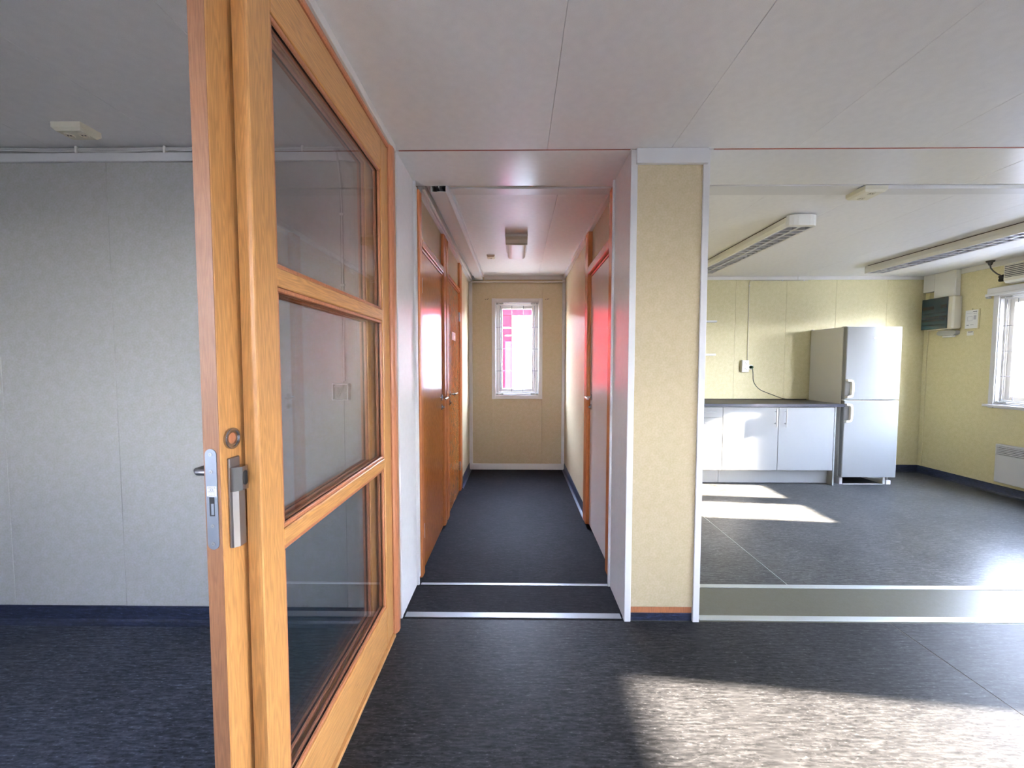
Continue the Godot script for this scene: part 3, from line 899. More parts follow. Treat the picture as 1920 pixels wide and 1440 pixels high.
# ---------------------------------------------------------------- corridor fittings
func ceiling_socket(called: String, label: String, lo: Vector3, hi: Vector3, holes: int) -> void:
	var c := (lo + hi) * 0.5
	var p := thing(called, V(c.x, hi.y, c.z), label, "ceiling socket")
	var e := 0.010
	var mb := MB.new()
	# tapered housing
	var A := [V(lo.x, hi.y, lo.z), V(hi.x, hi.y, lo.z), V(hi.x, hi.y, hi.z), V(lo.x, hi.y, hi.z)]
	var Bm := [V(lo.x, lo.y + 0.012, lo.z), V(hi.x, lo.y + 0.012, lo.z), V(hi.x, lo.y + 0.012, hi.z), V(lo.x, lo.y + 0.012, hi.z)]
	var Cm := [V(lo.x + e, lo.y, lo.z + e), V(hi.x - e, lo.y, lo.z + e), V(hi.x - e, lo.y, hi.z - e), V(lo.x + e, lo.y, hi.z - e)]
	for i in 4:
		var j := (i + 1) % 4
		for st in [[A, Bm], [Bm, Cm]]:
			var nn: Vector3 = (st[0][j] - st[0][i]).cross(st[1][i] - st[0][i]).normalized()
			if nn.dot((st[0][i] + st[1][j]) * 0.5 - c) < 0.0: nn = -nn
			mb.quad(st[0][i], st[0][j], st[1][j], st[1][i], nn)
	mb.quad(Cm[0], Cm[1], Cm[2], Cm[3], Vector3.DOWN)
	mb.quad(A[0], A[1], A[2], A[3], Vector3.UP)
	put("housing", mb, M.plastic_old, p)
	var along_x := (hi.x - lo.x) >= (hi.z - lo.z)
	for k in holes:
		var f := (k + 0.5) / holes
		var q := V(lerpf(lo.x, hi.x, f), lo.y, c.z) if along_x else V(c.x, lo.y, lerpf(lo.z, hi.z, f))
		var r := 0.019
		var cup := put("socket_cup", MB.new().ring(q + V(0, 0.001, 0), Vector3.DOWN, r * 0.82, r, 0.004, 20), M.plastic_old, p)
		put("socket_well", MB.new().cyl(q + V(0, 0.0002, 0), q - V(0, 0.0006, 0), r * 0.82, -1, 18), M.plastic_cream, cup)
		var pin := MB.new()
		pin.cyl(q - V(0.007, 0.0006, 0), q - V(0.007, 0.0014, 0), 0.0035, -1, 10)
		pin.cyl(q - V(-0.007, 0.0006, 0), q - V(-0.007, 0.0014, 0), 0.0035, -1, 10)
		put("pin_hole", pin, M.dark, cup)

func build_corridor() -> void:
	# ceiling lamp
	var p := thing("ceiling_lamp", V(-0.004, HC, -3.6), "boxy corridor ceiling lamp with a pale frosted cover, unlit", "lamp")
	put("base", B(V(-0.100, HC - 0.022, -3.885), V(0.092, HC, -3.372), 0.005), M.plastic, p)
	var mb := MB.new()
	mb.prism(V(-0.096, 0, 0), V(0, 0, -1), V(0, 1, 0), V(0.184, 0, 0), PackedVector2Array([Vector2(3.376, HC - 0.022), Vector2(3.368, HC - 0.05), Vector2(3.374, HC - 0.078), Vector2(3.39, HC - 0.088), Vector2(3.41, HC - 0.082), Vector2(3.41, HC - 0.022)]))
	put("end_cap", mb, M.plastic_cream, p)
	mb = MB.new()
	var poly := PackedVector2Array()
	for k in 25:
		var t := PI * k / 24.0
		poly.append(Vector2(-signf(cos(t)) * pow(absf(cos(t)), 0.6) * 0.084, -pow(sin(t), 0.35) * 0.058))
	mb.prism(V(-0.004, HC - 0.022, -3.412), V(1, 0, 0), V(0, 1, 0), V(0, 0, -0.46), poly)
	put("diffuser", mb, M.diffuser, p)
	ceiling_socket("ceiling_socket", "tiny ceiling socket with one hole beside the corridor lamp", V(-0.303, HC - 0.022, -4.10), V(-0.222, HC, -4.0), 1)
	# open ended cable trunking along the ceiling
	p = thing("cable_trunking", V(-0.465, HC, -3.6), "white cable trunking running along the corridor ceiling, its near end open", "trunking")
	var z0 := -4.955
	var z1 := -2.386
	mb = MB.new()
	mb.box(V(-0.512, 2.376, z0), V(-0.420, 2.380, z1), 0.001)
	mb.box(V(-0.512, 2.380, z0), V(-0.508, HC, z1), 0.001)
	mb.box(V(-0.424, 2.380, z0), V(-0.420, HC, z1), 0.001)
	# its underside hangs a little lower at the near end
	for i in mb.v.size():
		if mb.v[i].y < 2.40: mb.v[i].y -= 0.024 * (mb.v[i].z - z0) / (z1 - z0)
	put("channel", mb, M.white, p)
	put("divider", B(V(-0.468, 2.379, z0), V(-0.465, 2.424, z1 - 0.004), 0.0), M.white, p)
	put("lip", B(V(-0.420, 2.417, z0), V(-0.404, HC, z1), 0.001), M.white, p)
	# cornices
	var t := struct("trim_9", V(0.1, HC, -2.47), "white header strip across the corridor ceiling just behind the soffit", "cornice")
	put("strip", B(V(-0.402, 2.388, -2.515), V(0.600, HC, -2.428), 0.002), M.white, t)
	put("backing_board", B(V(-0.402, 2.398, -2.428), V(0.600, HC, -2.386), 0.001), M.trim, t)
	t = struct("trim_10", V(-0.59, HC, -3.6), "white cornice along the left corridor wall above the brown doors", "cornice")
	put("strip", B(V(-0.600, 2.362, ZE + 0.002), V(-0.572, HC, -2.43), 0.003), M.white, t)
	put("ledge", B(V(-0.572, 2.385, ZE + 0.002), V(-0.556, HC, -2.43), 0.002), M.trim, t)
	t = struct("trim_11", V(0.59, HC, -3.6), "white cornice along the right corridor wall above the grey door", "cornice")
	put("strip", B(V(0.570, 2.392, ZE + 0.002), V(0.602, HC, -2.516), 0.003), M.white, t)
	t = struct("trim_12", V(0.1, 2.41, ZE), "white cornice above the corridor end window", "cornice")
	put("strip", B(V(-0.404, 2.388, ZE), V(0.570, HC, ZE + 0.022), 0.002), M.white, t)
	put("strip", B(V(-0.556, 2.388, ZE), V(-0.512, HC, ZE + 0.022), 0.002), M.white, t)
	# corner battens and white skirting of the end wall
	t = struct("trim_13", V(-0.575, 0, ZE), "white corner batten left of the corridor end window", "batten")
	put("batten", B(V(-0.598, 0.07, ZE), V(-0.556, 2.388, ZE + 0.018), 0.002), M.white, t)
	t = struct("trim_14", V(0.585, 0, ZE), "white corner batten right of the corridor end window", "batten")
	put("batten", B(V(0.566, 0.07, ZE), V(0.602, 2.388, ZE + 0.018), 0.002), M.white, t)
	t = struct("baseboard_corridor_end", V(0, 0, ZE), "white skirting board under the corridor end window", "skirting")
	put("board", B(V(-0.594, 0.0, ZE), V(0.598, 0.075, ZE + 0.02), 0.003), M.white, t)
	p = thing("heating_pipe", V(0, 2.355, ZE + 0.03), "thin pale pipe running across the corridor end wall under the cornice", "pipe")
	put("pipe", MB.new().cyl(V(-0.594, 2.355, ZE + 0.03), V(0.598, 2.355, ZE + 0.03), 0.009, -1, 12), M.trim, p)
	for x in [-0.575, 0.585]:
		put("pipe_clip", B(V(x - 0.012, 2.342, ZE + 0.018), V(x + 0.012, 2.369, ZE + 0.042), 0.004), M.trim, p)

# ---------------------------------------------------------------- left room
func build_left_room() -> void:
	var zw := -1.95
	ceiling_socket("ceiling_socket", "yellowed double ceiling socket on the ceiling left of the glass door", V(-2.03, HN - 0.034, -1.835), V(-1.90, HN, -1.745), 2)
	var t := struct("trim_15", V(-2.1, HN, zw), "white cornice strip at the top of the wall behind the glass door", "cornice")
	put("strip", B(V(XL + 0.01, 2.312, zw), V(-0.70, 2.352, zw + 0.016), 0.002), M.white, t)
	# cables with clips along the top of the cornice
	var p := thing("wall_cable", V(-2, 2.36, zw), "pair of pale cables sagging between clips along the top of the left wall", "cable")
	var pts := []
	var pts2 := []
	for k in 61:
		var x := lerpf(-3.5, -0.885, k / 60.0)
		var w := sin(x * 7.0) * 0.004 + sin(x * 17.0) * 0.002
		pts.append(V(x, 2.362 + w, zw + 0.012))
		pts2.append(V(x, 2.373 + w * 0.6, zw + 0.009))
	# the lower one bends down to the junction box
	for q in [V(-0.866, 2.345, zw + 0.020), V(-0.858, 2.30, zw + 0.021), V(-0.853, 2.24, zw + 0.012), V(-0.850, 2.10, zw + 0.006), V(-0.851, 1.8, zw + 0.006), V(-0.849, 1.6, zw + 0.0065), V(-0.853, 1.42, zw + 0.006), V(-0.852, 1.25, zw + 0.008)]:
		pts.append(q)
	var cr := Curve3D.new()
	for q in pts: cr.add_point(q)
	put("cable", MB.new().tube(pts, 0.0055, 8), M.cable, p)
	pts2.append(V(-0.72, 2.372, zw + 0.009))
	put("cable", MB.new().tube(pts2, 0.005, 8), M.cable, p)
	for x in [-3.1, -2.57, -2.13, -1.70, -1.26, -1.03]:
		var c := MB.new()
		c.box(V(x - 0.006, 2.350, zw), V(x + 0.006, 2.383, zw + 0.021), 0.003)
		put("clip", c, M.plastic, p)
	for y in [2.06, 1.72]:
		put("clip", B(V(-0.862, y - 0.006, zw), V(-0.84, y + 0.006, zw + 0.013), 0.003), M.plastic, p)
	# junction box with clear lid and loose wires
	p = thing("junction_box", V(-0.866, 1.197, zw), "small square junction box with loose dark wires behind its clear lid", "junction box")
	var mb := MB.new()
	mb.box(V(-0.906, 1.156, zw), V(-0.826, 1.238, zw + 0.004), 0.001)
	put("back_plate", mb, M.grey_plastic, p)
	mb = MB.new()
	mb.box(V(-0.906, 1.156, zw + 0.004), V(-0.902, 1.238, zw + 0.030), 0.001)
	mb.box(V(-0.830, 1.156, zw + 0.004), V(-0.826, 1.238, zw + 0.030), 0.001)
	mb.box(V(-0.902, 1.156, zw + 0.004), V(-0.830, 1.160, zw + 0.030), 0.001)
	mb.box(V(-0.902, 1.234, zw + 0.004), V(-0.830, 1.238, zw + 0.030), 0.001)
	put("box_rim", mb, M.plastic, p)
	put("wire", MB.new().tube([V(-0.858, 1.233, zw + 0.016), V(-0.862, 1.215, zw + 0.02), V(-0.88, 1.198, zw + 0.02), V(-0.893, 1.185, zw + 0.018), V(-0.887, 1.178, zw + 0.018), V(-0.878, 1.186, zw + 0.02), V(-0.874, 1.203, zw + 0.02), V(-0.882, 1.219, zw + 0.018)], 0.0022, 8), M.wire_dark, p)
	put("wire", MB.new().tube([V(-0.852, 1.233, zw + 0.016), V(-0.856, 1.214, zw + 0.02), V(-0.868, 1.192, zw + 0.02), V(-0.874, 1.178, zw + 0.018)], 0.0034, 8), M.wire_dark, p)
	put("wire", MB.new().tube([V(-0.874, 1.176, zw + 0.018), V(-0.870, 1.192, zw + 0.021), V(-0.884, 1.205, zw + 0.020)], 0.002, 8), M.dark, p)
	put("clear_lid", B(V(-0.902, 1.160, zw + 0.0285), V(-0.830, 1.234, zw + 0.030), 0.0), M.clear, p)

# ---------------------------------------------------------------- kitchen
func bar_handle(parent: Node, a: Vector3, b: Vector3, z: float) -> void:
	# a bar between a and b standing off the face at z, on two feet
	var o := 0.030
	var d := (b - a).normalized()
	var h := MB.new()
	h.cyl(V(a.x, a.y, z + o), V(b.x, b.y, z + o), 0.0055, -1, 12)
	for q in [a + d * 0.034, b - d * 0.034]:
		h.cyl(V(q.x, q.y, z), V(q.x, q.y, z + o), 0.004, -1, 10)
	put("handle", h, M.steel_brushed, parent)

func build_kitchen() -> void:
	var zf := -4.352
	# drawer unit
	var p := thing("drawer_cabinet", V(2.07, 0, -4.64), "white base cabinet with four drawers partly hidden by the pillar", "cabinet")
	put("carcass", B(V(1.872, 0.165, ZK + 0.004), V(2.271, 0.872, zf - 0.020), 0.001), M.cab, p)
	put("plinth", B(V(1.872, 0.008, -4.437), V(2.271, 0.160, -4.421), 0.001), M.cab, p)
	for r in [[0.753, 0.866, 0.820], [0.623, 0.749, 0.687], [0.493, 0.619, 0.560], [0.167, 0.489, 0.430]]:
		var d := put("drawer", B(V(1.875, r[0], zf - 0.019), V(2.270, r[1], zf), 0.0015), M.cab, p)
		bar_handle(d, V(1.962, r[2], zf), V(2.180, r[2], zf), zf)
	# double door unit
	p = thing("base_cabinet", V(2.88, 0, -4.64), "white base cabinet with two doors and vertical bar handles", "cabinet")
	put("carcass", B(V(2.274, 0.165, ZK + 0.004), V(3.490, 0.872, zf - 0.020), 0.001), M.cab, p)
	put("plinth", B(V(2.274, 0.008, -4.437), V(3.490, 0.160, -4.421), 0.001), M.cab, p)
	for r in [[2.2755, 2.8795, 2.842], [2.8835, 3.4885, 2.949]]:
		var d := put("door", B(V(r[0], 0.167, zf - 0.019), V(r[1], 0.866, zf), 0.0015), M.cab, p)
		bar_handle(d, V(r[2], 0.655, zf), V(r[2], 0.855, zf), zf)
	put("end_panel", B(V(3.4915, 0.0, ZK + 0.004), V(3.508, 0.873, zf + 0.001), 0.0015), M.cab, p)
	# worktop
	p = thing("worktop", V(2.7, 0.875, -4.63), "dark speckled worktop lying across the white cabinets", "worktop")
	var mb := MB.new()
	put("slab", B(V(1.86, 0.874, ZK + 0.002), V(3.588, 0.9045, -4.338), 0.003), M.counter, p)
	put("front_edging", B(V(1.86, 0.8745, -4.338), V(3.5885, 0.904, -4.3355), 0.001), M.counter_edge, p)
	put("sealing_strip", B(V(1.86, 0.9045, ZK + 0.0005), V(3.50, 0.912, ZK + 0.006), 0.001), M.gap, p)
	build_fridge()
	# wall ledges left of the conduit
	for k in 2:
		var y: float = [1.863, 1.457][k]
		var x: float = [2.446, 2.440][k]
		p = thing("wall_ledge", V(2.1, y, ZK), ["upper", "lower"][k] + " of the two narrow white wall ledges at the pillar edge above the worktop", "ledge", "narrow white ledges on the kitchen wall")
		put("ledge_board", B(V(1.75, y - 0.009, ZK), V(x, y + 0.009, ZK + 0.045), 0.002), M.white, p)
		put("ledge_lip", B(V(1.75, y - 0.011, ZK + 0.045), V(x, y + 0.011, ZK + 0.052), 0.002), M.white, p)
	# sockets
	p = thing("double_socket", V(2.812, 1.316, ZK), "white double wall socket above the worktop left of the green plug", "socket")
	put("back_box", B(V(2.768, 1.241, ZK), V(2.857, 1.392, ZK + 0.040), 0.006), M.plastic, p)
	for y in [1.352, 1.280]:
		var f := put("socket_plate", B(V(2.782, y - 0.032, ZK + 0.040), V(2.845, y + 0.032, ZK + 0.044), 0.003), M.plastic, p)
		var c := V(2.8135, y, ZK + 0.044)
		put("socket_ring", MB.new().ring(c, V(0, 0, 1), 0.020, 0.024, 0.004, 22), M.plastic, f)
		var hl := MB.new()
		hl.cyl(c + V(-0.008, 0.006, 0), c + V(-0.008, 0.006, 0.001), 0.0035, -1, 10)
		hl.cyl(c + V(0.008, -0.006, 0), c + V(0.008, -0.006, 0.001), 0.0035, -1, 10)
		put("pin_hole", hl, M.wire_dark, f)
	p = thing("single_socket", V(2.887, 1.304, ZK), "white single wall socket holding the green plug", "socket")
	put("back_box", B(V(2.860, 1.276, ZK), V(2.914, 1.334, ZK + 0.020), 0.005), M.plastic, p)
	put("socket_ring", MB.new().ring(V(2.887, 1.305, ZK + 0.020), V(0, 0, 1), 0.020, 0.024, 0.004, 22), M.plastic, p)
	p = thing("power_cord", V(2.887, 1.2, ZK + 0.04), "dark cord with a green plug drooping from the socket to the worktop", "cord")
	mb = MB.new()
	mb.cyl(V(2.887, 1.305, ZK + 0.021), V(2.887, 1.305, ZK + 0.050), 0.0195, 0.017, 20)
	mb.cyl(V(2.887, 1.305, ZK + 0.050), V(2.887, 1.301, ZK + 0.062), 0.017, 0.010, 20)
	put("plug", mb, M.dark_green, p)
	var cv := Curve3D.new()
	var kp := [V(2.888, 1.297, ZK + 0.056), V(2.890, 1.235, ZK + 0.066), V(2.898, 1.138, ZK + 0.066), V(2.932, 1.076, ZK + 0.066), V(2.985, 1.028, ZK + 0.066), V(3.06, 0.995, ZK + 0.064), V(3.140, 0.966, ZK + 0.06), V(3.22, 0.937, ZK + 0.052), V(3.295, 0.916, ZK + 0.046), V(3.40, 0.911, ZK + 0.042), V(3.47, 0.9105, ZK + 0.038), V(3.56, 0.9092, ZK + 0.022), V(3.584, 0.9092, ZK + 0.016)]
	for i in kp.size():
		var tan: Vector3 = (kp[mini(i + 1, kp.size() - 1)] - kp[maxi(i - 1, 0)]) / 6.0
		cv.add_point(kp[i], -tan, tan)
	cv.bake_interval = 0.012
	put("cord", MB.new().tube(Array(cv.get_baked_points()), 0.0042, 8), M.cord, p)
	# surface conduit to the socket and along the cornice
	p = thing("wall_conduit", V(2.848, 1.39, ZK), "thin beige cable clipped to the kitchen wall, running from the cornice down to the socket", "cable")
	put("cable", MB.new().tube([V(2.852, 1.392, ZK + 0.006), V(2.851, 1.7, ZK + 0.006), V(2.849, 2.05, ZK + 0.006), V(2.848, 2.325, ZK + 0.006), V(2.852, 2.348, ZK + 0.006), V(2.866, 2.362, ZK + 0.006), V(2.90, 2.364, ZK + 0.006), V(3.56, 2.364, ZK + 0.006)], 0.0045, 8), M.plastic_cream, p)
	for q in [V(2.849, 2.30, ZK), V(3.25, 2.364, ZK), V(3.51, 2.364, ZK)]:
		put("clip", B(q + V(-0.007, -0.007, 0), q + V(0.007, 0.007, 0.013), 0.003), M.plastic, p)
	# cornices and corner strips
	var t := struct("trim_16", V(2.8, HK, ZK), "white cornice along the top of the kitchen back wall", "cornice")
	put("strip", B(V(0.73, 2.371, ZK), V(3.428, HK, ZK + 0.015), 0.002), M.trim, t)
	put("strip", B(V(3.430, 2.371, ZK), V(XK - 0.002, HK, ZK + 0.015), 0.002), M.trim, t)
	t = struct("trim_17", V(XK, HK, -3.4), "white cornice along the top of the right kitchen wall", "cornice")
	put("strip", B(V(XK - 0.015, 2.355, -4.545), V(XK, HK, -2.40), 0.002), M.trim, t)
	t = struct("trim_18", V(XK, 0.09, ZK), "beige corner strip where the kitchen walls meet", "batten")
	put("batten", B(V(XK - 0.012, 0.092, -4.905), V(XK, 2.20, -4.875), 0.003), M.wall_kitchen, t)
	t = struct("trim_19", V(3, HK, -2.5), "white cable duct and cove strips behind the kitchen soffit", "duct")
	put("duct", B(V(0.95, 2.386, -2.527), V(XK - 0.016, HK, -2.444), 0.002), M.white, t)
	put("duct", B(V(0.95, 2.384, -2.444), V(2.03, HK, -2.394), 0.002), M.white, t)
	put("cove_strip", B(V(0.95, 2.401, -2.592), V(XK - 0.016, HK, -2.527), 0.002), M.ceil, t)
	ceiling_socket("ceiling_socket", "cream double ceiling socket on the duct over the kitchen opening", V(2.045, 2.352, -2.535), V(2.178, 2.386, -2.395), 2)
	luminaire(1.936, 2.146, -4.385, -2.915, "strip light with a louvre on the kitchen ceiling nearest the pillar")
	luminaire(3.780, 3.985, -4.385, -2.915, "strip light with a louvre on the kitchen ceiling above the fridge side")

func luminaire(x0: float, x1: float, z0: float, z1: float, label: String) -> void:
	var xm := (x0 + x1) * 0.5
	var p := thing("strip_light", V(xm, HK, (z0 + z1) * 0.5), label, "strip light", "louvred strip lights on the kitchen ceiling")
	var yb := HK - 0.085
	var mb := MB.new()
	# housing: shallow tray with sloped flanks and open bottom
	var prof := PackedVector2Array([Vector2(x0, yb), Vector2(x0 - 0.004, yb + 0.03), Vector2(x0 + 0.018, HK - 0.008), Vector2(x1 - 0.018, HK - 0.008), Vector2(x1 + 0.004, yb + 0.03), Vector2(x1, yb), Vector2(x1 - 0.012, yb), Vector2(x1 - 0.012, yb + 0.05), Vector2(x0 + 0.012, yb + 0.05), Vector2(x0 + 0.012, yb)])
	mb.prism(V(0, 0, z0), V(1, 0, 0), V(0, 1, 0), V(0, 0, z1 - z0), prof)
	put("housing", mb, M.plastic, p)
	put("mounting_gasket", B(V(x0 + 0.022, HK - 0.008, z0 + 0.005), V(x1 - 0.022, HK - 0.0005, z1 - 0.005), 0.0), M.gap, p)
	for z in [[z0 - 0.035, z0, -1.0], [z1, z1 + 0.035, 1.0]]:
		var cap := MB.new()
		var hw := (x1 - x0) * 0.5
		var zz: float = z[1] if z[2] < 0.0 else z[0]
		# rounded end block: plan outline with chamfered corners
		cap.prism(V(xm, yb, zz), V(1, 0, 0), V(0, 0, z[2]), V(0, 0.077, 0), PackedVector2Array([Vector2(-hw, 0), Vector2(hw, 0), Vector2(hw * 0.9, 0.018), Vector2(hw * 0.68, 0.030), Vector2(hw * 0.4, 0.035), Vector2(-hw * 0.4, 0.035), Vector2(-hw * 0.68, 0.030), Vector2(-hw * 0.9, 0.018)]))
		put("end_cap", cap, M.plastic, p)
	# louvre: middle spine, cross blades, sloped side reflectors, tubes above
	var lo := MB.new()
	lo.prism(V(xm, yb + 0.001, z0), V(1, 0, 0), V(0, 1, 0), V(0, 0, z1 - z0), PackedVector2Array([Vector2(-0.012, 0), Vector2(0.012, 0), Vector2(0.003, 0.045), Vector2(-0.003, 0.045)]))
	put("louvre_spine", lo, M.louvre, p)
	lo = MB.new()
	for s in [-1.0, 1.0]:
		var xe := x0 + 0.0125 if s < 0 else x1 - 0.0125
		lo.prism(V(xe, yb + 0.001, z0), V(-s, 0, 0), V(0, 1, 0), V(0, 0, z1 - z0), PackedVector2Array([Vector2(0, 0), Vector2(0.010, 0), Vector2(0.002, 0.045), Vector2(0, 0.045)]))
	put("side_reflector", lo, M.louvre, p)
	var n := 20
	for k in n + 1:
		var z := lerpf(z0 + 0.008, z1 - 0.008, float(k) / n)
		var bl := MB.new()
		bl.prism(V(x0 + 0.013, yb + 0.002, z), V(0, 0, 1), V(0, 1, 0), V(x1 - x0 - 0.026, 0, 0), PackedVector2Array([Vector2(-0.009, 0), Vector2(0.009, 0), Vector2(0.001, 0.040), Vector2(-0.001, 0.040)]))
		put("louvre_blade", bl, M.louvre, p)
	for s in [-1.0, 1.0]:
		put("tube", MB.new().cyl(V(xm + s * 0.045, yb + 0.0475, z0 + 0.01), V(xm + s * 0.045, yb + 0.0475, z1 - 0.01), 0.0025, -1, 8), M.plastic, p)

func build_fridge() -> void:
	var x0 := 3.612
	var x1 := 4.212
	var p := thing("fridge_freezer", V(3.91, 0, -4.65), "tall white two-door fridge freezer standing at the end of the worktop", "fridge")
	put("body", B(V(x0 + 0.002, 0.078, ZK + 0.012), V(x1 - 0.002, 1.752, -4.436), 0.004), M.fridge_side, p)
	put("gasket", B(V(x0 + 0.010, 0.10, -4.436), V(x1 - 0.010, 1.745, -4.424), 0.0), M.gasket, p)
	# doors with gently bowed fronts
	for r in [[0.952, 1.752], [0.085, 0.942]]:
		var mb := MB.new()
		var poly := PackedVector2Array([Vector2(x0, 0.0), Vector2(x0, 0.036), Vector2(x0 + 0.003, 0.042)])
		for k in 11:
			var t := k / 10.0
			poly.append(Vector2(lerpf(x0 + 0.008, x1 - 0.008, t), 0.045 + 0.008 * sin(PI * t)))
		poly.append_array([Vector2(x1 - 0.003, 0.042), Vector2(x1, 0.036), Vector2(x1, 0.0)])
		mb.prism(V(0, r[0] + 0.004, -4.424), V(1, 0, 0), V(0, 0, 1), V(0, r[1] - r[0] - 0.008, 0), poly, false)
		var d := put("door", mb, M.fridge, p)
		var rim := MB.new()
		rim.box(V(x0 + 0.002, r[1] - 0.005, -4.423), V(x1 - 0.002, r[1], -4.384), 0.003)
		put("door_edge_strip", rim, M.white, d)
		put("door_edge_strip", B(V(x0 + 0.002, r[0], -4.423), V(x1 - 0.002, r[0] + 0.005, -4.384), 0.003), M.white, d)
		# D-shaped loop handle on the left edge
		var top: float = 1.176 if r[0] > 0.5 else 0.910
		var bot: float = 0.970 if r[0] > 0.5 else 0.702
		var hz := -4.368
		var h := MB.new()
		var outer := [Vector2(0.004, bot), Vector2(0.045, bot + 0.002), Vector2(0.068, bot + 0.014), Vector2(0.077, bot + 0.05), Vector2(0.080, (bot + top) * 0.5), Vector2(0.077, top - 0.05), Vector2(0.068, top - 0.014), Vector2(0.045, top - 0.002), Vector2(0.004, top)]
		var inner := [Vector2(0.008, bot + 0.024), Vector2(0.040, bot + 0.025), Vector2(0.049, bot + 0.031), Vector2(0.053, bot + 0.055), Vector2(0.055, (bot + top) * 0.5), Vector2(0.053, top - 0.055), Vector2(0.049, top - 0.031), Vector2(0.040, top - 0.025), Vector2(0.008, top - 0.024)]
		for i in outer.size() - 1:
			var seg := PackedVector2Array([outer[i], outer[i + 1], inner[i + 1], inner[i]])
			h.prism(V(x0, 0, hz - 0.014), V(1, 0, 0), V(0, 1, 0), V(0, 0, 0.034), seg)
		put("handle", h, M.plastic, d)
	put("badge", B(V(3.902, 1.617, -4.3745), V(3.985, 1.637, -4.369), 0.001), M.steel, p)
	# hinge caps, base feet and floor bar
	put("hinge_cap", B(V(x0 + 0.004, 1.752, -4.46), V(x0 + 0.06, 1.758, -4.40), 0.002), M.white, p)
	put("rear_spacer", B(V(x0 + 0.004, 1.752, ZK + 0.012), V(x0 + 0.026, 1.762, ZK + 0.04), 0.002), M.white, p)
	for q in [[x0 + 0.002, x0 + 0.036], [4.094, 4.122]]:
		put("base_leg", B(V(q[0], 0.0, -4.90), V(q[1], 0.078, -4.405), 0.003), M.fridge_side, p)
	put("adjustable_foot", B(V(4.122, 0.0, -4.44), V(4.176, 0.048, -4.395), 0.004), M.white, p)
	put("adjustable_foot", MB.new().cyl(V(4.15, 0.048, -4.42), V(4.15, 0.078, -4.42), 0.012, -1, 12), M.grey_plastic, p)
	put("brace", MB.new().box(V(3.93, 0.066, -4.56), V(4.094, 0.074, -4.41), 0.001), M.grey_plastic, p)
	put("base_bar", B(V(x0 + 0.036, 0.0, -4.412), V(4.094, 0.006, -4.396), 0.001), M.grey_plastic, p)
	put("shade_sheet", B(V(x0 + 0.04, 0.0, -4.80), V(4.09, 0.076, -4.78), 0.0), M.dark, p)  # dark sheet standing in for the shade under the fridge

